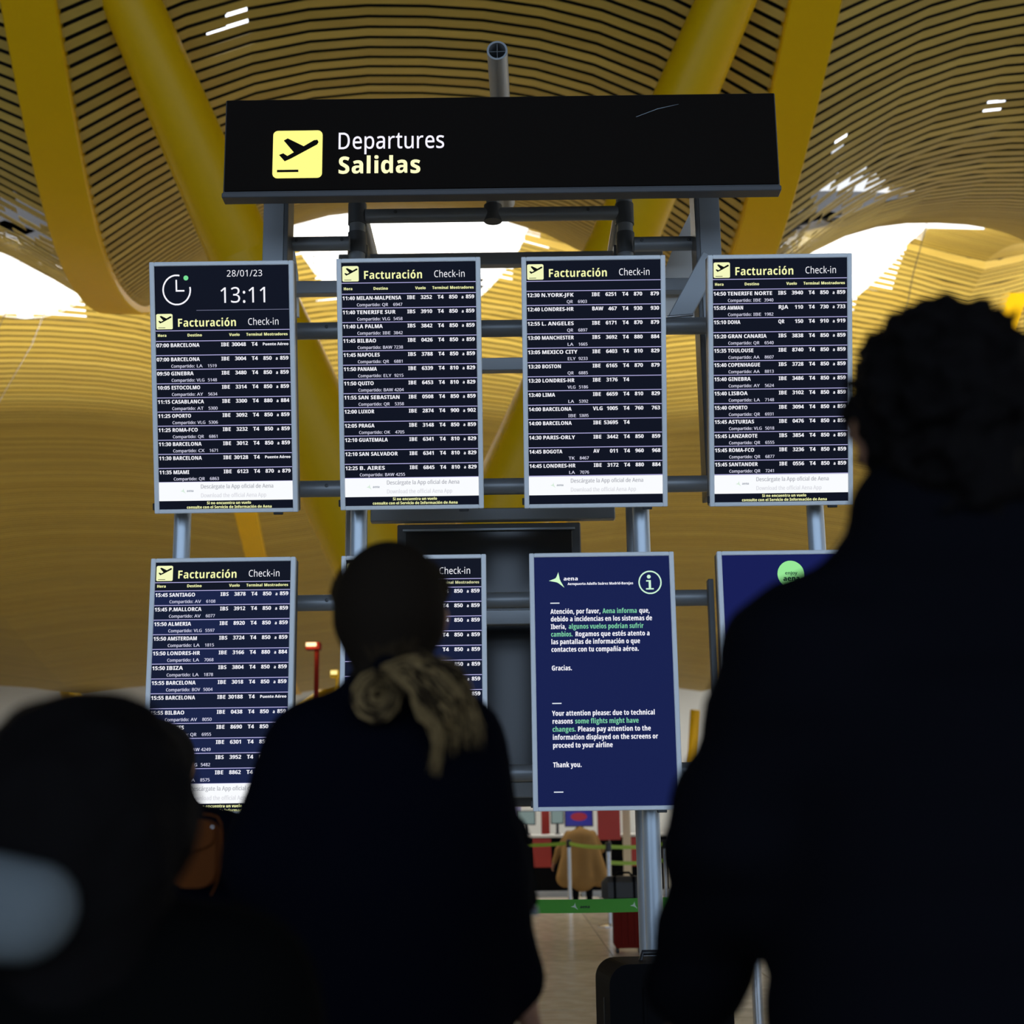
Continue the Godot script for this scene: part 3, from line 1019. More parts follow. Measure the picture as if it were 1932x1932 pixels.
	rows(im, 160, 81.0, ["||||T4|850|a|859", "||||T4|850|a|859", "||||T4|850|a|859", "||||T4|850|a|859", "||||T4|850|a|859", "||||T4|850|a|859", "||||T4|850|a|859", "||||T4|850|a|859", "||||T4|850|a|859", "||||T4|850|a|859", "||||T4|850|a|859", "||||T4|850|a|859", "||||T4|850|a|859"], deep.lerp(NAVY, 0.35))
	app_banner(im, 1213, true)
	out.append(im)
	# the notice
	im = canvas()
	var blue := Color8(21, 30, 78)
	var mint := Color8(122, 205, 160)
	im.fill(blue)
	arrow_mark(im, 82, 84, 88, Color8(212, 255, 205))
	write(im, "aena", 164, 132, 20, INK, true, 84)
	write(im, "Aeropuerto Adolfo Suárez Madrid-Barajas", 188, 158, 14, INK, true, 372)
	fill_poly(im, disc(Vector2(656, 148), 66), Color8(206, 245, 214))
	fill_poly(im, disc(Vector2(656, 148), 58), blue)
	fill_poly(im, disc(Vector2(650, 116), 11), Color8(206, 245, 214))
	im.fill_rect(Rect2i(634, 136, 26, 8), Color8(206, 245, 214))
	im.fill_rect(Rect2i(648, 136, 13, 52), Color8(206, 245, 214))
	im.fill_rect(Rect2i(632, 181, 44, 8), Color8(206, 245, 214))
	for y in [255, 806, 1280]:
		im.fill_rect(Rect2i(88, y, 52, 6), Color8(225, 232, 240))
	var tx := func(s: String, x: float, y: float, w: float, c: Color): write(im, s, x, y, 27, c, true, w)
	var y0 := 318.0
	tx.call("Atención, por favor, ", 88, y0, 292, INK)
	tx.call("Aena informa", 382, y0, 196, mint)
	tx.call("que,", 588, y0, 62, INK)
	tx.call("debido a incidencias en los sistemas de", 88, y0 + 42, 574, INK)
	tx.call("Iberia,", 88, y0 + 84, 88, INK)
	tx.call("algunos vuelos podrían sufrir", 188, y0 + 84, 424, mint)
	tx.call("cambios.", 88, y0 + 126, 124, mint)
	tx.call("Rogamos que estés atento a", 224, y0 + 126, 422, INK)
	tx.call("las pantallas de información o que", 88, y0 + 168, 502, INK)
	tx.call("contactes con tu compañía aérea.", 88, y0 + 210, 494, INK)
	tx.call("Gracias.", 88, y0 + 312, 116, INK)
	var y1 := 876.0
	tx.call("Your attention please: due to technical", 86, y1, 574, INK)
	tx.call("reasons", 86, y1 + 43, 116, INK)
	tx.call("some flights might have", 212, y1 + 43, 356, mint)
	tx.call("changes.", 86, y1 + 86, 132, mint)
	tx.call("Please pay attention to the", 226, y1 + 86, 408, INK)
	tx.call("information displayed on the screens or", 86, y1 + 129, 586, INK)
	tx.call("proceed to your airline", 86, y1 + 172, 334, INK)
	tx.call("Thank you.", 86, y1 + 276, 160, INK)
	out.append(im)
	im = canvas()
	im.fill(Color8(20, 26, 84))
	fill_poly(im, disc(Vector2(388, 110), 76), Color8(150, 232, 150))
	write(im, "enjoy", 354, 112, 17, Color8(26, 60, 50), false, 70)
	write(im, "aena", 342, 148, 27, Color8(16, 40, 36), true, 96)
	out.append(im)
	return out

func build_screens():
	var pics := screen_pictures()
	var labels := ["screen with the clock reading 13:11 above a list of flights", "screen whose flight list starts with Milan-Malpensa", "screen whose flight list starts with New York",
		"screen whose flight list starts with Tenerife Norte", "screen whose flight list starts with Santiago", "flight screen half hidden by the woman's ponytailed head",
		"dark blue notice screen with a Spanish and English announcement", "dark blue screen with a pale green disc, mostly hidden by the man"]
	var mids := [[422, 731], [774, 724.5], [1122, 721], [1473, 717.5], [414, 1291], [780, 1286], [1141, 1281], [1502, 1277]]
	var W := 0.62
	var H := 1.083
	for k in 8:
		var upper := k < 4
		var d := 5.81 if upper else 5.93
		var t := thing("flight_screen", labels[k], "screen", at(mids[k][0], mids[k][1], d))
		t.rotation.x = 0.25 if upper else 0.0
		obj("housing", box(Vector3(W - 0.004, H - 0.004, 0.09), 0.004, Vector3(0, 0, -0.05)), M.steel_dark, t)
		var frame := st_new()
		var bw := 0.021
		for s in [-1.0, 1.0]:
			add_box(frame, Vector3(s * (W - bw) / 2.0, 0, -0.014), Vector3(bw, H, 0.032), 0.003)
			add_box(frame, Vector3(0, s * (H - 0.018) / 2.0, -0.014), Vector3(W - 2 * bw, 0.018, 0.032), 0.003)
		obj("bezel", done(frame), M.bezel, t)
		var m := StandardMaterial3D.new()
		m.resource_name = "screen_picture"
		m.albedo_color = Color(0.004, 0.004, 0.005)
		m.roughness = 0.4
		m.metallic_specular = 0.15
		m.emission_enabled = true
		m.emission = Color.BLACK
		m.emission_texture = ImageTexture.create_from_image(pics[k])
		m.emission_energy_multiplier = 1.0
		m.texture_repeat = false
		var q := QuadMesh.new()
		q.size = Vector2(W - 2 * bw, H - 0.036)
		var disp := obj("display", q, m, t)
		disp.position.z = -0.003
		obj("latch", box(Vector3(0.04, 0.012, 0.02), 0.002, Vector3(W * 0.36, -H / 2 - 0.005, -0.015)), M.black_plastic, t)
		obj("latch", box(Vector3(0.01, 0.03, 0.02), 0.002, Vector3(-W / 2 - 0.004, -H / 2 + 0.03, -0.015)), M.black_plastic, t)
		for y in [-0.25, 0.25]:
			obj("mount", box(Vector3(0.3, 0.05, 0.04), 0.003, Vector3(0, y, -0.113)), M.steel_dark, t)
		var l := AreaLight3D.new()
		l.name = "screen_light"
		l.area_size = Vector2(W * 0.9, H * 0.9)
		l.area_normalize_energy = false
		l.light_energy = 0.03
		l.light_color = Color(0.8, 0.82, 1.0)
		l.shadow_enabled = true
		t.add_child(l, true)
		l.position.z = 0.02
		l.rotation.y = PI

# ------------------------------------------------------------------ behind the stand
func barrier_post(where: Vector3, high: float, label: String) -> Node3D:
	var t := thing("barrier_post", label, "barrier post", where)
	obj("base", lathe([[0.0, 0.0], [0.17, 0.0], [0.17, 0.012], [0.12, 0.03], [0.03, 0.045], [0.0, 0.05]], 28), M.chrome, t)
	obj("pole", tube(Vector3(0, 0.03, 0), Vector3(0, high - 0.1, 0), 0.03), M.chrome, t)
	obj("belt_head", lathe([[0.0, high - 0.12], [0.038, high - 0.12], [0.038, high - 0.01], [0.03, high], [0.0, high]], 20), M.black_plastic, t)
	return t

func belt(a: Vector3, b: Vector3, high: float, m: Material, label: String) -> MeshInstance3D:
	var along := (b - a).normalized() * 0.045
	a += along
	b -= along
	var st := st_new()
	var n := 12
	var prev := []
	for k in n + 1:
		var s := float(k) / n
		var p := a.lerp(b, s) - Vector3(0, 0.02 * 4.0 * s * (1.0 - s), 0)
		var now := [p + Vector3(0, high / 2, 0), p - Vector3(0, high / 2, 0)]
		var back := Vector3(0, 0, -0.003)
		if k:
			st.set_smooth_group(-1)
			for e in [0, 1]:
				var off: Vector3 = back * e
				for q in [[prev[0], (k - 1.0) / n, 0.0], [now[0], s, 0.0], [now[1], s, 1.0], [prev[0], (k - 1.0) / n, 0.0], [now[1], s, 1.0], [prev[1], (k - 1.0) / n, 1.0]]:
					st.set_uv(Vector2(q[1], q[2]))
					st.add_vertex(q[0] + off)
		prev = now
	var o := obj("barrier_belt", done(st), m)
	tag(o, label, "barrier belt")
	return o

func suitcase(called: String, label: String, where: Vector3, size: Vector3, m: Material, turn := 0.0, pull := 0.0):
	var t := thing(called, label, "suitcase", where, turn)
	var shell := obj("shell", plate(round_rect(size.x, size.y, minf(size.x, size.y) * 0.16, 8), size.z), m, t)
	shell.position = Vector3(0, size.y / 2 + 0.05, -size.z / 2)
	for k in 3:
		obj("groove_rib", box(Vector3(0.012, size.y * 0.8, 0.01), 0.004, Vector3((k - 1) * size.x * 0.22, size.y / 2 + 0.05, size.z / 2 + 0.003)), m, t)
	obj("zip", box(Vector3(size.x + 0.006, size.y * 0.7, 0.01), 0.003, Vector3(0, size.y / 2 + 0.05, size.z * 0.12)), M.black_plastic, t)
	for sx in [-1, 1]:
		for sz in [-1, 1]:
			obj("wheel", tube(Vector3(sx * size.x * 0.38 - 0.012, 0.028, sz * size.z * 0.3), Vector3(sx * size.x * 0.38 + 0.012, 0.028, sz * size.z * 0.3), 0.028), M.black_plastic, t)
	var hd := st_new()
	var y := size.y + 0.05
	add_tube(hd, [Vector3(-0.08, y - 0.01, 0), Vector3(-0.07, y + 0.025, 0), Vector3(0.07, y + 0.025, 0), Vector3(0.08, y - 0.01, 0)], [0.01, 0.01, 0.01, 0.01], 8)
	obj("carry_handle", done(hd), M.black_plastic, t)
	if pull > 0.0:
		var ph := st_new()
		var z := -size.z * 0.3
		add_tube(ph, [Vector3(-0.1, y - 0.05, z), Vector3(-0.1, y + pull, z), Vector3(0.1, y + pull, z), Vector3(0.1, y - 0.05, z)], [0.008, 0.008, 0.012, 0.008], 8)
		obj("pull_handle", done(ph), M.chrome, t)

func build_background():
	# belts and posts
	var im := Image.create(1024, 48, false, Image.FORMAT_RGBA8)
	im.fill(Color8(78, 170, 42))
	for k in 5:
		arrow_mark(im, 60 + k * 200, 11, 26, Color8(220, 232, 214))
		write(im, "aena", 92 + k * 200, 31, 10, Color8(20, 50, 18), true)
	M.belt_green.albedo_color = Color.WHITE
	M.belt_green.albedo_texture = ImageTexture.create_from_image(im)
	M.belt_green.texture_repeat = false
	var d1 := 8.2
	var b1 := at(790, 1707, d1)
	var b2 := at(1420, 1693, d1)
	b2.y = b1.y
	var high := b1.y + 0.05
	barrier_post(Vector3(b1.x, 0, -d1), high, "barrier post at the end of the printed green belt behind the woman")
	barrier_post(Vector3(b2.x, 0, -d1), high, "barrier post at the end of the printed green belt behind the man")
	belt(b1 + Vector3(0.04, 0, 0), b2 - Vector3(0.04, 0, 0), 0.074, M.belt_green, "green retractable belt printed with small white arrows, passing behind the steel pole")
	var p1 := at(1076, 1722, 21.6) * Vector3(1, 0, 1)
	var p2 := at(1152, 1752, 18.6) * Vector3(1, 0, 1)
	var p3 := at(930, 1722, 21.6) * Vector3(1, 0, 1)
	var p4 := at(1260, 1740, 20.0) * Vector3(1, 0, 1)
	barrier_post(p1, 1.05, "chrome barrier post standing in front of the person in the tan coat")
	barrier_post(p2, 1.05, "chrome barrier post beside the dark holdall")
	barrier_post(p3, 1.05, "chrome barrier post behind the woman's dark coat")
	barrier_post(p4, 1.05, "chrome barrier post hidden behind the steel poles")
	var up := Vector3(0, 0.99, 0)
	belt(p3 + up, p1 + up, 0.05, M.belt_lime, "lime green belt running to the post before the tan coat")
	belt(p1 + up, p2 + up, 0.05, M.belt_lime, "lime green belt crossing the tan coat between two posts")
	belt(p2 + up, p4 + up, 0.05, M.belt_lime, "lime green belt ending behind the steel poles")
	belt(p2 + up * 0.8, p4 + up * 0.78, 0.05, M.belt_lime, "lower lime green belt beside the red banner")
	# check-in desks
	for k in 3:
		var dx: float = [830, 1000, 1180][k]
		var c := at(dx, 1700, 26.2) * Vector3(1, 0, 1)
		var t := thing("check_in_desk", ["check-in desk with a red front panel behind the dark-coated woman", "black check-in desk with red front panel and pale counter top", "black check-in desk behind the steel poles"][k], "desk", c)
		obj("body", box(Vector3(1.55, 1.02, 0.7), 0.01, Vector3(0, 0.51, 0)), M.black_case, t)
		obj("counter_top", box(Vector3(1.62, 0.05, 0.8), 0.01, Vector3(0, 1.05, 0)), M.white, t)
		obj("front_panel", box(Vector3(0.34, 0.5, 0.02), 0.004, Vector3(0.22, 0.76, 0.36)), M.red, t)
		obj("plinth", box(Vector3(1.6, 0.1, 0.76), 0.004, Vector3(0, 0.05, 0.01)), M.steel, t)
	var mon := func(px: float, py: float, w: float, h: float, face: Material, label: String):
		var c := at(px, py, 26.0)
		var t := thing("desk_monitor", label, "monitor", Vector3(c.x, 1.075, -26.2))
		var y := maxf(c.y - 1.075, h / 2 + 0.05)
		obj("monitor_case", box(Vector3(w, h, 0.05), 0.008, Vector3(0, y, 0)), M.black_plastic, t)
		obj("monitor_face", box(Vector3(w - 0.04, h - 0.04, 0.006), 0.001, Vector3(0, y, 0.027)), face, t)
		obj("monitor_foot", box(Vector3(w * 0.4, 0.02, 0.2), 0.004, Vector3(0, 0.01, 0)), M.black_plastic, t)
		obj("monitor_neck", box(Vector3(0.05, y, 0.04), 0.004, Vector3(0, y / 2, -0.02)), M.black_plastic, t)
		return [t, y]
	glow("screen_blue", Color(0.10, 0.11, 0.55), 0.55)
	glow("screen_teal", Color(0.62, 0.72, 0.70), 0.4)
	mon.call(992, 1543, 0.36, 0.26, M.screen_teal, "desk monitor with a pale green screen on the counter")
	mon.call(1052, 1541, 0.24, 0.26, M.screen_teal, "narrow desk monitor with a pale screen beside the blue one")
	var blue: Array = mon.call(1093, 1543, 0.52, 0.32, M.screen_blue, "bright blue desk monitor with a red blot on its screen")
	var blot := PackedVector2Array()
	for p in disc(Vector2.ZERO, 0.1, 20):
		blot.append(Vector2(p.x * 1.5, p.y * 0.75))
	glow("screen_red", Color(0.6, 0.05, 0.15), 0.6)
	var bl := obj("red_blot_light", plate(blot, 0.004), M.screen_red, blue[0])
	bl.position = Vector3(0, blue[1] + 0.02, 0.031)
	# banners and boards behind the desks
	for e in [[1030, 27.4, 0.16, M.red, "narrow red board behind the check-in desk"], [1150, 25.2, 0.40, M.red, "broad red banner standing beside the bright blue monitor"],
			[1183, 25.4, 0.14, M.cream, "narrow cream board next to the broad red banner"], [972, 27.2, 0.24, M.lavender, "lavender board behind the pale green monitor"]]:
		var c := at(e[0], 1600, e[1]) * Vector3(1, 0, 1)
		var low: float = 0.95 if e[3] == M.red and e[2] > 0.3 else 0.0
		var t := thing("banner_stand", e[4], "banner", c)
		obj("banner", box(Vector3(e[2], 1.72 - low, 0.02), 0.003, Vector3(0, low + (1.72 - low) / 2 + 0.03, 0)), e[3], t)
		obj("banner_foot", box(Vector3(e[2], 0.03, 0.3), 0.006, Vector3(0, 0.015, 0)), M.steel_dark, t)
		obj("banner_pole", tube(Vector3(0, 0.02, -0.02), Vector3(0, 1.7, -0.02), 0.012, 0.012, 8), M.steel_dark, t)
	# luggage
	var rc := at(1186, 1800, 15.1) * Vector3(1, 0, 1)
	suitcase("red_suitcase", "small dark red suitcase standing behind the steel pole", rc, Vector3(0.30, 0.40, 0.22), M.maroon)
	var bag := thing("holdall", "dark grey holdall lying on the dark red suitcase", "holdall", rc + Vector3(-0.03, 0.485, 0))
	obj("bag_body", box(Vector3(0.46, 0.27, 0.24), 0.07, Vector3(0, 0.14, 0)), M.grey_case, bag)
	obj("bag_strap", box(Vector3(0.03, 0.275, 0.25), 0.01, Vector3(-0.1, 0.14, 0)), M.black_case, bag)
	obj("bag_strap", box(Vector3(0.03, 0.275, 0.25), 0.01, Vector3(0.1, 0.14, 0)), M.black_case, bag)
	var hd := st_new()
	add_tube(hd, [Vector3(-0.1, 0.26, 0), Vector3(-0.06, 0.31, 0), Vector3(0.06, 0.31, 0), Vector3(0.1, 0.26, 0)], [0.012, 0.012, 0.012, 0.012], 8)
	obj("bag_handle", done(hd), M.black_case, bag)
	var bc := at(1252, 1900, 5.3) * Vector3(1, 0, 1)
	suitcase("black_suitcase", "large black suitcase beside the padded-jacket man's arm", bc, Vector3(0.44, 0.80, 0.28), M.black_case, 0.12)
	# red lamp post and yellow lamp
	var lp := at(597, 1290, 20.0) * Vector3(1, 0, 1)
	var ltop := at(597, 1222, 20.0).y
	var lamp := thing("lamp_post", "slim red lamp post with a glowing square head behind the woman", "lamp", lp)
	obj("pole", tube(Vector3(0, 0.02, 0), Vector3(0, ltop, 0), 0.035), M.maroon, lamp)
	obj("base", lathe([[0.0, 0.0], [0.2, 0.0], [0.2, 0.03], [0.05, 0.06], [0.0, 0.06]]), M.red, lamp)
	obj("lamp_head", box(Vector3(0.21, 0.11, 0.2), 0.01, Vector3(-0.05, ltop + 0.02, 0)), M.maroon, lamp)
	glow("lamp_glow", Color(1.0, 0.86, 0.62), 1.6)
	obj("lamp_glass", box(Vector3(0.15, 0.055, 0.012), 0.003, Vector3(-0.07, ltop + 0.035, 0.105)), M.lamp_glow, lamp)
	var l := OmniLight3D.new()
	l.name = "lamp_light"
	l.light_energy = 0.1
	l.light_color = Color(1.0, 0.86, 0.65)
	l.light_size = 0.08
	l.omni_range = 60.0
	l.omni_attenuation = 2.0
	l.shadow_enabled = true
	lamp.add_child(l)
	l.position = Vector3(-0.07, ltop + 0.035, 0.22)
	var yp := at(631, 1290, 24.0) * Vector3(1, 0, 1)
	var ytop := at(631, 1272, 24.0).y
	var yl := thing("lamp_post", "small yellow lamp on a thin post beside the screen edge", "lamp", yp)
	obj("pole", tube(Vector3(0.04, 0.02, 0), Vector3(0.04, ytop, 0), 0.02), M.yellow, yl)
	obj("base", lathe([[0.0, 0.0], [0.16, 0.0], [0.16, 0.03], [0.05, 0.06], [0.0, 0.06]]), M.yellow, yl)
	obj("lamp_head", box(Vector3(0.15, 0.14, 0.12), 0.02, Vector3(0, ytop, 0)), M.yellow, yl)
	glow("lamp_glow_yellow", Color(1.0, 0.93, 0.6), 1.3)
	obj("lamp_glass", box(Vector3(0.11, 0.06, 0.012), 0.003, Vector3(-0.005, ytop + 0.02, 0.065)), M.lamp_glow_yellow, yl)
	# thin cables hanging under the ceiling
	for e in [[[112, 520, 24.0], [60, 650, 22.5], [-20, 790, 21.5], "thin pale cable slanting across the bright ceiling beside the clock screen"], [[42, 480, 24.0], [20, 570, 23.0], [-12, 640, 22.5], "thin dark cable hanging from the vault's edge beside the broad rib"],
			[[1748, 425, 24.0], [1722, 520, 24.0], [1700, 640, 24.0], "thin dark cable hanging over the curly-haired man"]]:
		var p0: Vector3 = at(e[0][0], e[0][1], e[0][2])
		var p0b := p0 + (p0 - at(e[1][0], e[1][1], e[1][2])).normalized() * (0.25 if e[0][0] > 1000 else 0.8)
		var cst := st_new()
		add_tube(cst, [p0b, p0, at(e[1][0], e[1][1], e[1][2]), at(e[2][0], e[2][1], e[2][2])], [0.008, 0.008, 0.008, 0.008], 6)
		tag(obj("cable", done(cst), M.chrome if e[0][0] == 112 else M.steel_dark), e[3], "cable")
	# pale gallery and yellow struts at the end of the hall
	var foot := at(235, 1470, 64.0) * Vector3(1, 0, 1)
	var pylon := thing("distant_pylon", "yellow forked pylon at the pale end of the hall", "pylon", foot)
	for e in [[[118, 1262], 0.42], [[700, 1250], 0.5]]:
		obj("strut", tube(Vector3(0, 0.0, 0), at(e[0][0], e[0][1], 66.0) - foot, 0.5, e[1], 18), M.yellow, pylon)
	var foot2 := at(1292, 1480, 60.0) * Vector3(1, 0, 1)
	var pylon2 := thing("distant_pylon", "yellow strut far off beside the blue notice screen", "pylon", foot2)
	obj("strut", tube(Vector3.ZERO, at(1312, 1340, 60.0) - foot2, 0.22, 0.22, 18), M.yellow, pylon2)

# ------------------------------------------------------------------ people: smooth-joined tapered capsules, meshed as surface nets
var curl := FastNoiseLite.new()

func cap(a: Vector3, b: Vector3, ra: float, rb: float, squash := Vector3.ONE) -> Array:
	return [a, b, ra, rb, squash]

func field(p: Vector3, prims: Array, k: float) -> float:
	var d := 10.0
	for c in prims:
		var a: Vector3 = c[0]
		var q: Vector3 = (p - a) * c[4]
		var ab: Vector3 = (c[1] - a) * c[4]
		var l := ab.length_squared()
		var t := clampf(q.dot(ab) / l, 0.0, 1.0) if l > 0.0 else 0.0
		var e: float = (q - ab * t).length() - lerpf(c[2], c[3], t)
		var h := maxf(k - absf(d - e), 0.0) / k
		d = minf(d, e) - h * h * k * 0.25
	return d

# style: {"noise": [amplitude, frequency], "quilt": [amplitude, spacing]}
func nets(prims: Array, k: float, cell: float, style := {}) -> Array:
	var lo := Vector3.ONE * 1e9
	var hi := -lo
	for c in prims:
		for e in 2:
			var r: float = c[2 + e] + k * 0.3 + 0.03
			var rr := Vector3(r / minf(c[4].x, 1.0), r / minf(c[4].y, 1.0), r / minf(c[4].z, 1.0))
			lo = lo.min(c[e] - rr)
			hi = hi.max(c[e] + rr)
	var B := 4
	var n := Vector3i(((hi - lo) / cell).ceil()) + Vector3i.ONE * 2
	n = Vector3i((n.x / B + 1) * B, (n.y / B + 1) * B, (n.z / B + 1) * B)
	var nx := n.x + 1
	var ny := n.y + 1
	var nz := n.z + 1
	var val := PackedFloat32Array()
	val.resize(nx * ny * nz)
	val.fill(1.0)
	var noise: Array = style.get("noise", [])
	var quilt: Array = style.get("quilt", [])
	if noise:
		curl.seed = 5
		curl.noise_type = FastNoiseLite.TYPE_SIMPLEX
		curl.frequency = noise[1]
		curl.fractal_octaves = 2
	var reach := cell * B * 0.9 + 0.02 + cell
	var blocks := []
	for bz in n.z / B:
		for by in n.y / B:
			for bx in n.x / B:
				var mid := lo + Vector3(bx + 0.5, by + 0.5, bz + 0.5) * B * cell
				var f := field(mid, prims, k)
				if absf(f) > reach * 1.6:
					if f < 0.0:
						for z in B + 1:
							for y in B + 1:
								for x in B + 1:
									var id := (bx * B + x) + nx * ((by * B + y) + ny * (bz * B + z))
									if val[id] == 1.0:
										val[id] = -1.0
					continue
				blocks.append([bx, by, bz])
				for z in B + 1:
					for y in B + 1:
						for x in B + 1:
							var id := (bx * B + x) + nx * ((by * B + y) + ny * (bz * B + z))
							if absf(val[id]) != 1.0:
								continue
							var p := lo + Vector3(bx * B + x, by * B + y, bz * B + z) * cell
							var v := field(p, prims, k)
							if noise:
								v += curl.get_noise_3dv(p) * noise[0]
							if quilt:
								v += quilt[0] * (0.6 - absf(sin(PI * p.y / quilt[1])))
							val[id] = v
	var verts := PackedVector3Array()
	var idx := PackedInt32Array()
	var cellv := {}
	for b in blocks:
		for z in B:
			for y in B:
				for x in B:
					var i := Vector3i(b[0] * B + x, b[1] * B + y, b[2] * B + z)
					var base := i.x + nx * (i.y + ny * i.z)
					var c := [val[base], val[base + 1], val[base + nx], val[base + nx + 1], val[base + nx * ny], val[base + nx * ny + 1], val[base + nx * ny + nx], val[base + nx * ny + nx + 1]]
					var neg := 0
					for e in 8:
						if c[e] < 0.0:
							neg += 1
					if neg == 0 or neg == 8:
						continue
					var sum := Vector3.ZERO
					var cnt := 0
					for e in [[0, 1], [2, 3], [4, 5], [6, 7], [0, 2], [1, 3], [4, 6], [5, 7], [0, 4], [1, 5], [2, 6], [3, 7]]:
						var va: float = c[e[0]]
						var vb: float = c[e[1]]
						if (va < 0.0) != (vb < 0.0):
							var t := va / (va - vb)
							var pa := Vector3(e[0] & 1, (e[0] >> 1) & 1, e[0] >> 2)
							var pb := Vector3(e[1] & 1, (e[1] >> 1) & 1, e[1] >> 2)
							sum += pa.lerp(pb, t)
							cnt += 1
					cellv[base] = verts.size()
					verts.append(lo + (Vector3(i) + sum / cnt) * cell)
	var stride := [1, nx, nx * ny]
	for base in cellv:
		for ax in 3:
			var s: int = stride[ax]
			if (val[base] < 0.0) == (val[base + s] < 0.0):
				continue
			var u: int = stride[(ax + 1) % 3]
			var w: int = stride[(ax + 2) % 3]
			if not (cellv.has(base - u) and cellv.has(base - w) and cellv.has(base - u - w)):
				continue
			var q := [cellv[base], cellv[base - u], cellv[base - u - w], cellv[base - w]]
			if val[base] < 0.0:
				q = [q[0], q[3], q[2], q[1]]
			idx.append_array([q[0], q[1], q[2], q[0], q[2], q[3]])
	return [verts, idx]

func skin_mesh(pieces: Array) -> ArrayMesh:       # several nets joined into one surface with smooth normals
	var verts := PackedVector3Array()
	var idx := PackedInt32Array()
	for p in pieces:
		var o := verts.size()
		verts.append_array(p[0])
		for i in p[1]:
			idx.append(i + o)
	var nor := PackedVector3Array()
	nor.resize(verts.size())
	for k in range(0, idx.size(), 3):
		var f := (verts[idx[k + 2]] - verts[idx[k]]).cross(verts[idx[k + 1]] - verts[idx[k]])
		for e in 3:
			nor[idx[k + e]] += f
	for k in nor.size():
		nor[k] = nor[k].normalized()
	var arr := []
	arr.resize(Mesh.ARRAY_MAX)
	arr[Mesh.ARRAY_VERTEX] = verts
	arr[Mesh.ARRAY_NORMAL] = nor
	arr[Mesh.ARRAY_INDEX] = idx
	var m := ArrayMesh.new()
	m.add_surface_from_arrays(Mesh.PRIMITIVE_TRIANGLES, arr)
	return m

func head_prims(c: Vector3, s: float, ahead: Vector3) -> Array:      # c: middle of the skull; ahead: where the face points
	var side := ahead.cross(Vector3.UP).normalized()
	var up := Vector3.UP
	var out := [cap(c + up * 0.02 * s, c + up * 0.021 * s - ahead * 0.015 * s, 0.085 * s, 0.08 * s), cap(c - up * 0.03 * s + ahead * 0.025 * s, c - up * 0.075 * s + ahead * 0.05 * s, 0.062 * s, 0.038 * s),
		cap(c - up * 0.01 * s + ahead * 0.085 * s, c - up * 0.035 * s + ahead * 0.108 * s, 0.009 * s, 0.015 * s),        # nose
		cap(c - up * 0.066 * s + ahead * 0.083 * s - side * 0.014 * s, c - up * 0.066 * s + ahead * 0.083 * s + side * 0.014 * s, 0.010 * s, 0.010 * s),        # lips
		cap(c - up * 0.09 * s + ahead * 0.07 * s, c - up * 0.092 * s + ahead * 0.072 * s, 0.018 * s, 0.018 * s)]        # chin
	for k in [-1.0, 1.0]:
		out.append(cap(c - up * 0.005 * s + side * k * 0.083 * s, c - up * 0.04 * s + side * k * 0.08 * s, 0.014 * s, 0.009 * s))        # ears
		out.append(cap(c + up * 0.012 * s + ahead * 0.082 * s + side * k * 0.03 * s, c + up * 0.012 * s + ahead * 0.083 * s + side * k * 0.034 * s, 0.011 * s, 0.011 * s))
	return out

func hand_prims(wrist: Vector3, dir: Vector3, palm_side: Vector3, thumb: Vector3, bend := 0.5) -> Array:
	dir = dir.normalized()
	var across := thumb.normalized()
	var out := [cap(wrist - dir * 0.03, wrist + dir * 0.02, 0.026, 0.026, Vector3.ONE), cap(wrist + dir * 0.03 + across * 0.012, wrist + dir * 0.085 + across * 0.022, 0.019, 0.013), cap(wrist + dir * 0.03 - across * 0.014, wrist + dir * 0.08 - across * 0.026, 0.019, 0.012)]
	for k in 4:
		var root := wrist + dir * 0.08 + across * (0.028 - k * 0.019)
		var l: float = [0.07, 0.078, 0.072, 0.056][k]
		var a := root + (dir * cos(bend * 0.5) + palm_side * sin(bend * 0.5)) * l * 0.45
		var b := a + (dir * cos(bend * 1.2) + palm_side * sin(bend * 1.2)) * l * 0.32
		var c := b + (dir * cos(bend * 2.0) + palm_side * sin(bend * 2.0)) * l * 0.25
		out += [cap(root, a, 0.0095, 0.0088), cap(a, b, 0.0088, 0.008), cap(b, c, 0.008, 0.007)]
	var t0 := wrist + dir * 0.03 + across * 0.022
	var t1 := t0 + (across * 0.75 + dir * 0.6).normalized() * 0.035
	var t2 := t1 + (dir * 0.9 + across * 0.2 + palm_side * 0.3).normalized() * 0.03
	out += [cap(t0, t1, 0.013, 0.0105), cap(t1, t2, 0.0105, 0.0085)]
	return out

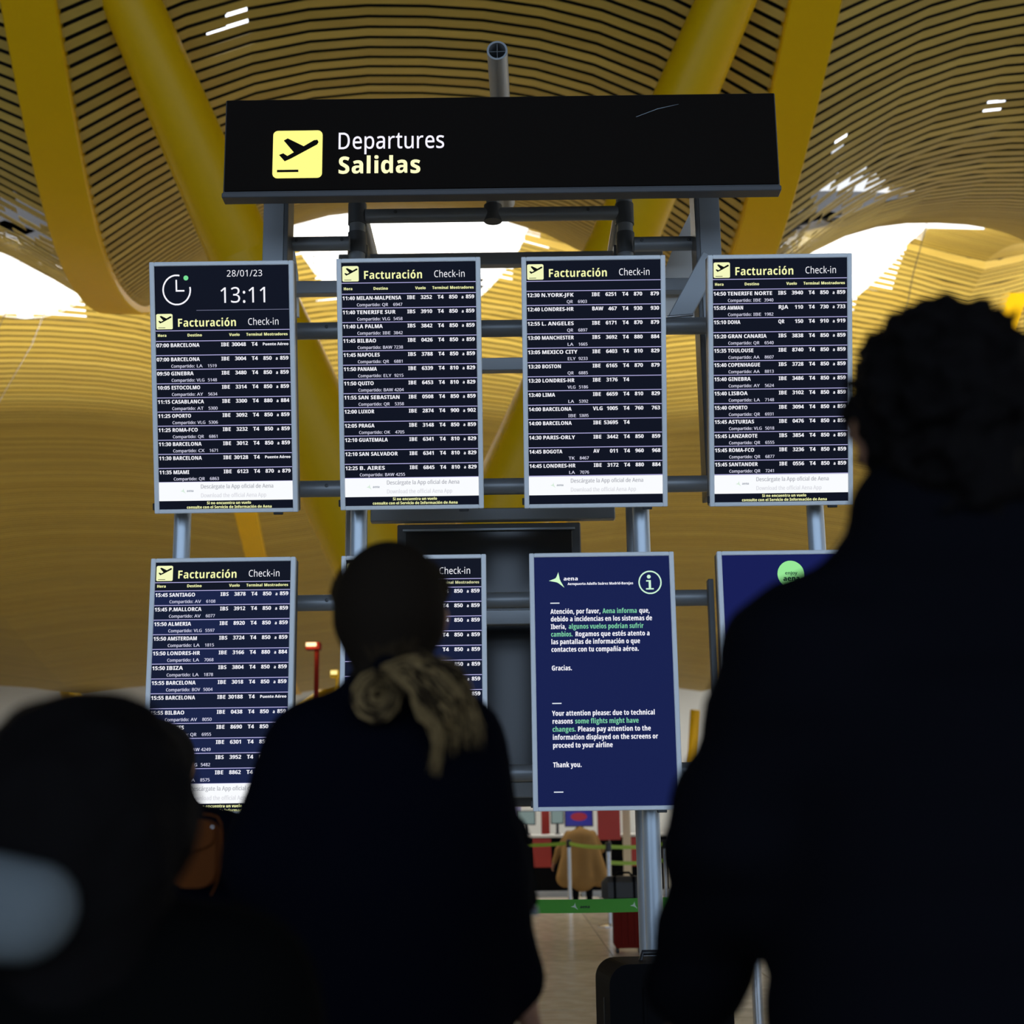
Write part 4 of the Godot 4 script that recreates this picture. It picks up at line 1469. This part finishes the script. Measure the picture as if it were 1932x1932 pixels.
# J: joints in the world. Builds person > body, top, trousers, shoes; hair comes from the caller
func person(label: String, J: Dictionary, s: float, ahead: Vector3, top_mat: Material, puff: float, style := {}) -> Node3D:
	var o: Vector3 = (J.an_l + J.an_r) / 2.0 * Vector3(1, 0, 1)
	var t := thing("person", label, "person", o)
	var P := {}
	for key in J:
		P[key] = J[key] - o
	var hips: Vector3 = (P.hip_l + P.hip_r) / 2.0
	var chest: Vector3 = (P.sh_l + P.sh_r) / 2.0 - Vector3(0, 0.10, 0)
	var flat := Vector3(1, 1, 1.35)
	var body := [cap(P.sh_l.lerp(P.sh_r, 0.25) - Vector3(0, 0.06, 0), P.sh_l.lerp(P.sh_r, 0.75) - Vector3(0, 0.06, 0), 0.085, 0.085), cap(chest, hips, 0.11, 0.11), cap(P.neck, P.head, 0.052, 0.055), cap(P.neck, chest, 0.05, 0.09)]
	for e in ["l", "r"]:
		body += [cap(P["sh_" + e], P["el_" + e], 0.043, 0.034), cap(P["el_" + e], P["wr_" + e], 0.036, 0.025), cap(P["hip_" + e], P["kn_" + e], 0.075, 0.05), cap(P["kn_" + e], P["an_" + e], 0.048, 0.035), cap(P["an_" + e], P["an_" + e] + ahead * 0.12 - Vector3(0, 0.02, 0), 0.033, 0.025)]
	var pieces := [nets(body, 0.03, 0.024), nets(head_prims(P.head, s, ahead), 0.02 * s, 0.008)]
	for e in ["l", "r"]:
		var dir: Vector3 = (P["wr_" + e] - P["el_" + e]).normalized()
		var inward := Vector3(1, 0, 0) if e == "l" else Vector3(-1, 0, 0)
		pieces.append(nets(hand_prims(P["wr_" + e], dir, inward, ahead - dir * ahead.dot(dir)), 0.008, 0.0055))
	obj("body", skin_mesh(pieces), M.skin, t)
	# top: torso, sleeves, collar
	var w := puff
	var top := [cap(P.sh_l.lerp(P.sh_r, 0.18) - Vector3(0, 0.055, 0), P.sh_l.lerp(P.sh_r, 0.82) - Vector3(0, 0.055, 0), 0.095 + w, 0.095 + w, Vector3(1, 1, 1.1)),
		cap(P.sh_l.lerp(P.sh_r, 0.28) - Vector3(0, 0.2, 0), P.hip_l.lerp(P.hip_r, 0.15) - Vector3(0, style.get("hem", 0.12), 0), 0.118 + w, 0.115 + w), cap(P.sh_l.lerp(P.sh_r, 0.72) - Vector3(0, 0.2, 0), P.hip_l.lerp(P.hip_r, 0.85) - Vector3(0, style.get("hem", 0.12), 0), 0.118 + w, 0.115 + w),
		cap(chest - Vector3(0, 0.02, 0), hips, 0.135 + w, 0.13 + w),
		cap(P.neck - Vector3(0, 0.06, 0), P.neck + Vector3(0, style.get("collar", 0.0), 0), 0.075 + w, 0.066 + w)]
	for e in ["l", "r"]:
		top += [cap(P["sh_" + e], P["el_" + e], 0.062 + w, 0.052 + w), cap(P["el_" + e], P["el_" + e].lerp(P["wr_" + e], 0.93), 0.052 + w, 0.042 + w)]
	for e in style.get("extra", []):
		top.append(cap(e[0] - o, e[1] - o, e[2], e[3]))
	obj(style.get("top", "jacket"), skin_mesh([nets(top, 0.06, 0.015, style)]), top_mat, t)
	var legs := [cap(P.hip_l, P.hip_r, 0.112, 0.112)]
	for e in ["l", "r"]:
		legs += [cap(P["hip_" + e], P["kn_" + e], 0.095, 0.07), cap(P["kn_" + e], P["an_" + e] + Vector3(0, 0.04, 0), 0.068, 0.056)]
	obj("trousers", skin_mesh([nets(legs, 0.03, 0.025)]), M.trousers, t)
	for e in ["l", "r"]:
		var a: Vector3 = P["an_" + e]
		obj("shoe", skin_mesh([nets([cap(Vector3(a.x, 0.05, a.z) - ahead * 0.04, Vector3(a.x, 0.042, a.z) + ahead * 0.13, 0.046, 0.04), cap(Vector3(a.x, 0.08, a.z), a, 0.045, 0.048)], 0.03, 0.014)]), M.black_cloth, t)
	return t

func legs_below(J: Dictionary, mid: Vector3, hip_h: float, spread := 0.09):
	for e in [["l", -1.0], ["r", 1.0]]:
		J["hip_" + e[0]] = Vector3(mid.x + e[1] * spread, hip_h, mid.z)
		J["kn_" + e[0]] = Vector3(mid.x + e[1] * spread * 1.05, hip_h * 0.54, mid.z - 0.02)
		J["an_" + e[0]] = Vector3(mid.x + e[1] * spread * 1.1, 0.09, mid.z + 0.02)

func strand_part(called: String, paths: Array, m: Material, parent: Node, r: float):
	var st := st_new()
	for pts in paths:
		var rad := []
		for k in pts.size():
			var s: float = float(k) / (pts.size() - 1)
			rad.append(r * (0.5 + 1.2 * s * (1.0 - s) * 2.0) * (1.0 if s < 0.6 else lerpf(1.0, 0.15, (s - 0.6) / 0.4)))
		add_tube(st, pts, rad, 5, false)
	return obj(called, done(st), m, parent)

func curve(ctrl: Array, n := 9) -> Array:
	var c := Curve3D.new()
	for k in ctrl.size():
		var tan := Vector3.ZERO
		if k > 0 and k < ctrl.size() - 1:
			tan = (ctrl[k + 1] - ctrl[k - 1]) / 6.0
		c.add_point(ctrl[k], -tan, tan)
	var out := []
	for k in n:
		out.append(c.sample_baked(c.get_baked_length() * k / (n - 1.0), true))
	return out

func build_people():
	var north := Vector3(0, 0, -1)
	# the woman with the ponytail
	var d := 2.12
	var J := {}
	J.head = at(737, 1158, d)
	J.neck = at(735, 1318, d)
	J.sh_l = at(588, 1412, d)
	J.sh_r = at(862, 1398, d)
	J.el_l = at(512, 1620, d - 0.02)
	J.wr_l = at(600, 1800, d + 0.22)
	J.el_r = at(893, 1650, d)
	J.wr_r = at(975, 1860, d + 0.06)
	legs_below(J, at(725, 1900, d) * Vector3(1, 0, 1), 0.92, 0.10)
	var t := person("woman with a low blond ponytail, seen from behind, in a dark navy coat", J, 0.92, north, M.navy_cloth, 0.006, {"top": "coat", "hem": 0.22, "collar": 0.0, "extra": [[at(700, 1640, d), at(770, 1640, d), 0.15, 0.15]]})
	var o: Vector3 = t.position
	var hc: Vector3 = J.head - o
	obj("hair", skin_mesh([nets([cap(hc + Vector3(0, 0.012, 0.012), hc + Vector3(0, 0.018, -0.02), 0.086, 0.081, Vector3(1.02, 0.88, 0.95)), cap(hc + Vector3(0, -0.03, 0.028), hc + Vector3(-0.004, -0.095, 0.045), 0.074, 0.046)], 0.03, 0.008)]), M.hair_brown, t)
	# strands combed back towards the tie
	var tie := at(728, 1262, d - 0.095) - o
	var paths := []
	for k in 130:
		var a := rng.randf_range(-1.9, 1.9)
		var lift := rng.randf_range(0.15, 1.0)
		var start := hc + Vector3(sin(a) * 0.083, 0.012 + cos(a * 0.75) * 0.092 * lift, -0.01 + 0.05 * (1.0 - absf(a) / 2.2))
		var dirv := (start - hc).normalized()
		start = hc + Vector3(0, 0.015, 0) + dirv * 0.094
		var half := start.lerp(tie, 0.5)
		half = hc + (half - hc).normalized() * maxf((half - hc).length(), 0.095)
		paths.append(curve([start, half, tie + Vector3(rng.randf_range(-0.012, 0.012), rng.randf_range(-0.008, 0.008), -0.005)], 7))
	strand_part("combed_hair", paths, M.hair_mid, t, 0.0022)
	paths = []
	for k in 230:          # the tail swings out to one side and drops
		var j := func(s: float) -> Vector3: return Vector3(rng.randfn(0.0, s), rng.randfn(0.0, s), rng.randfn(0.0, s))
		var e := rng.randf()
		if k < 160:
			paths.append(curve([tie + j.call(0.004), at(785 + e * 20, 1238 + e * 70, d - 0.13) - o + j.call(0.006), at(862 - e * 30, 1272 + e * 75, d - 0.14) - o + j.call(0.009), at(900 - e * 55 + rng.randf_range(-8, 8), 1335 + e * 50, d - 0.13) - o, at(912 - e * 70 + rng.randf_range(-12, 12), 1392 + e * 20 + rng.randf_range(-35, 25), d - 0.12) - o], 10))
		else:
			paths.append(curve([tie + j.call(0.004), at(775, 1285, d - 0.135) - o + j.call(0.006), at(812, 1335, d - 0.145) - o + j.call(0.007), at(828, 1390, d - 0.14) - o + j.call(0.005), at(820 + rng.randf_range(-18, 16), 1440 + rng.randf_range(-20, 30), d - 0.13) - o], 10))
	strand_part("ponytail", range(paths.size()).filter(func(q): return q % 3 != 0).map(func(q): return paths[q]), M.hair_blond, t, 0.0017)
	strand_part("darker_strands", range(paths.size()).filter(func(q): return q % 3 == 0).map(func(q): return paths[q]), M.hair_mid, t, 0.0022)
	paths = []
	for k in 70:          # the loop of hair below the tie
		var c := at(712, 1314, d - 0.115) - o
		var r := rng.randf_range(0.005, 0.037)
		var ph := rng.randf_range(-0.6, 0.6)
		var loop := []
		for q in 11:
			var a := PI * 0.42 + ph + TAU * 0.92 * q / 10.0
			loop.append(c + Vector3(cos(a) * r, sin(a) * r * 1.05, rng.randf_range(-0.006, 0.006) + 0.012 * sin(ph * 3.0 + q * 0.2)))
		paths.append(loop)
	strand_part("hair_loop", paths.slice(0, 42), M.hair_blond, t, 0.0018)
	strand_part("darker_strands", paths.slice(42), M.hair_mid, t, 0.0022)
	obj("hair_tie", lathe([[0.012, -0.006], [0.02, -0.005], [0.022, 0.0], [0.02, 0.005], [0.012, 0.006]], 16), M.black_cloth, t).transform = Transform3D(frame_of(Vector3(0.3, -0.4, 1)), tie + Vector3(0, 0, -0.002))
	# the bag hanging at her side
	var bp := at(985, 1640, d + 0.24)
	var bag := thing("shoulder_bag", "black shoulder bag with a pale zip hanging at the woman's elbow", "bag", bp)
	obj("bag_body", box(Vector3(0.06, 0.115, 0.14), 0.016, Vector3(-0.01, -0.01, 0), Basis(Vector3.BACK, 0.12)), M.black_case, bag)
	obj("zip", box(Vector3(0.003, 0.022, 0.003), 0.0, Vector3(0.0, -0.022, 0.085)), M.chrome, bag)
	obj("bottom_trim", box(Vector3(0.05, 0.006, 0.16), 0.002, Vector3(0.0, -0.064, 0.004)), M.steel, bag)
	var strap := st_new()
	add_tube(strap, curve([Vector3(0.012, 0.04, 0.02), Vector3(0.0, 0.075, 0.02), Vector3(-0.022, 0.085, 0.02), Vector3(-0.03, 0.04, 0.02)], 10), range(10).map(func(_k): return 0.005), 6)
	obj("strap", done(strap), M.black_case, bag)
	# the man in the padded jacket
	d = 1.46
	J = {}
	J.head = at(1782, 800, d)
	J.neck = at(1795, 1010, d + 0.01)
	J.sh_l = at(1500, 1235, d)
	J.sh_r = at(2110, 1215, d)
	J.el_l = at(1400, 1570, d + 0.04)
	J.wr_l = at(1305, 1880, d + 0.2)
	J.el_r = at(2170, 1600, d + 0.02)
	J.wr_r = at(2100, 1850, d + 0.25)
	legs_below(J, at(1800, 1900, d) * Vector3(1, 0, 1), 0.93, 0.10)
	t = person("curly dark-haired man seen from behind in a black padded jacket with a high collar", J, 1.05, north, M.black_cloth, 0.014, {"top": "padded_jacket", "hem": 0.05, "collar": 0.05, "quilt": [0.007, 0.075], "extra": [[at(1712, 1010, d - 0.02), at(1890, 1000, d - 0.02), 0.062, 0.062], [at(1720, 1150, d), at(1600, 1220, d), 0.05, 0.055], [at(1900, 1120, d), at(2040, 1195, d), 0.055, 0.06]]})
	o = t.position
	hc = J.head - o
	obj("hair", skin_mesh([nets([cap(hc + Vector3(0, 0.025, 0.01), hc + Vector3(0, 0.03, -0.03), 0.098, 0.092, Vector3(1.02, 0.93, 0.95)), cap(hc + Vector3(0, -0.02, 0.03), hc + Vector3(0, -0.07, 0.035), 0.085, 0.072)], 0.03, 0.0065, {"noise": [0.022, 26.0]})]), M.hair_black, t)
	# the dark-haired person close by
	d = 1.24
	J = {}
	J.head = at(152, 1524, d)
	J.neck = at(150, 1760, d)
	J.sh_l = at(-170, 1900, d)
	J.sh_r = at(440, 1880, d)
	J.el_l = at(-240, 2300, d)
	J.wr_l = at(-150, 2600, d + 0.2)
	J.el_r = at(500, 2350, d)
	J.wr_r = at(430, 2650, d + 0.2)
	legs_below(J, at(140, 1900, d) * Vector3(1, 0, 1), 0.72, 0.08)
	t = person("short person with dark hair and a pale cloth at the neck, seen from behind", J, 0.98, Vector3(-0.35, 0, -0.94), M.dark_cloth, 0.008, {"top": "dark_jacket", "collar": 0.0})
	o = t.position
	hc = J.head - o
	obj("hair", skin_mesh([nets([cap(hc + Vector3(0.004, 0.008, 0.01), hc + Vector3(0, 0.012, -0.02), 0.096, 0.09, Vector3(0.98, 1.02, 0.95)), cap(hc + Vector3(0.01, -0.04, 0.03), hc + Vector3(0.02, -0.15, 0.045), 0.085, 0.06)], 0.03, 0.008, {"noise": [0.006, 18.0]})]), M.hair_black, t)
	obj("neck_cloth", skin_mesh([nets([cap(at(-60, 1690, d - 0.12) - o, at(62, 1712, d - 0.12) - o, 0.036, 0.034), cap(at(-50, 1740, d - 0.12) - o, at(40, 1750, d - 0.12) - o, 0.03, 0.024)], 0.02, 0.006)]), M.pale_cloth, t)
	# the person hidden between them, with a brown bag
	d = 3.0
	J = {}
	J.head = at(288, 1448, d)
	J.neck = at(290, 1545, d)
	J.sh_l = at(170, 1612, d)
	J.sh_r = at(420, 1606, d)
	J.el_l = at(150, 1880, d)
	J.wr_l = at(200, 2050, d + 0.15)
	J.el_r = at(440, 1880, d)
	J.wr_r = at(400, 2050, d + 0.15)
	legs_below(J, at(290, 1800, d) * Vector3(1, 0, 1), 0.78, 0.08)
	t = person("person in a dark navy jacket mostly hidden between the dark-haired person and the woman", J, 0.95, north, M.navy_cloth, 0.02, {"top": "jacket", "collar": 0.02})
	o = t.position
	hc = J.head - o
	obj("hair", skin_mesh([nets([cap(hc + Vector3(0, 0.015, 0.01), hc + Vector3(0, 0.018, -0.02), 0.088, 0.084), cap(hc + Vector3(0, -0.03, 0.03), hc + Vector3(0, -0.06, 0.035), 0.07, 0.05)], 0.03, 0.012)]), M.hair_black, t)
	bp = at(378, 1590, d - 0.17)
	bag = thing("leather_bag", "brown leather bag with a thin strap, beside the dark-haired person's head", "bag", bp)
	var body := obj("bag_body", plate(round_rect(0.085, 0.13, 0.032, 8), 0.05), M.leather_brown, bag)
	body.position = Vector3(-0.008, -0.02, -0.025)
	var flap := obj("flap", plate(round_rect(0.082, 0.055, 0.024, 8), 0.008), M.leather_brown, bag)
	flap.position = Vector3(-0.008, 0.012, 0.026)
	flap.rotation.z = 0.35
	obj("buckle", box(Vector3(0.005, 0.005, 0.004), 0.001, Vector3(0.03, 0.03, 0.036)), M.chrome, bag)
	strap = st_new()
	add_tube(strap, curve([Vector3(0.0, 0.055, -0.02), Vector3(0.036, 0.045, 0.0), Vector3(0.044, -0.01, 0.01), Vector3(0.036, -0.07, 0.0), Vector3(0.02, -0.1, -0.02)], 12), range(12).map(func(_k): return 0.0025), 6)
	obj("strap", done(strap), M.leather_brown, bag)
	# far off: someone in a tan coat bending over the desk
	d = 23.4
	var x0 := at(1097, 1600, d).x
	J = {}
	J.head = Vector3(x0, 1.12, -d - 0.52)
	J.neck = Vector3(x0, 1.16, -d - 0.36)
	J.sh_l = Vector3(x0 - 0.2, 1.1, -d - 0.28)
	J.sh_r = Vector3(x0 + 0.2, 1.1, -d - 0.28)
	J.el_l = Vector3(x0 - 0.36, 0.85, -d - 0.2)
	J.wr_l = Vector3(x0 - 0.44, 0.66, -d - 0.18)
	J.el_r = Vector3(x0 + 0.33, 0.85, -d - 0.35)
	J.wr_r = Vector3(x0 + 0.3, 0.95, -d - 0.6)
	legs_below(J, Vector3(x0, 0, -d), 0.74, 0.1)
	t = person("person in a long tan coat bending towards the check-in desk", J, 0.95, Vector3(0, -0.6, -0.8), M.tan_cloth, 0.0, {"top": "tan_coat", "hem": 0.30, "extra": [[Vector3(x0 - 0.1, 1.0, -d - 0.15), Vector3(x0 - 0.27, 0.42, -d), 0.16, 0.15], [Vector3(x0 + 0.1, 1.0, -d - 0.15), Vector3(x0 + 0.28, 0.42, -d), 0.16, 0.15], [Vector3(x0, 1.0, -d - 0.12), Vector3(x0, 0.42, -d + 0.02), 0.2, 0.22]]})
	obj("hair", skin_mesh([nets([cap(J.head - t.position + Vector3(0, 0.02, 0), J.head - t.position + Vector3(0, 0.0, -0.03), 0.092, 0.088)], 0.02, 0.014)]), M.hair_brown, t)
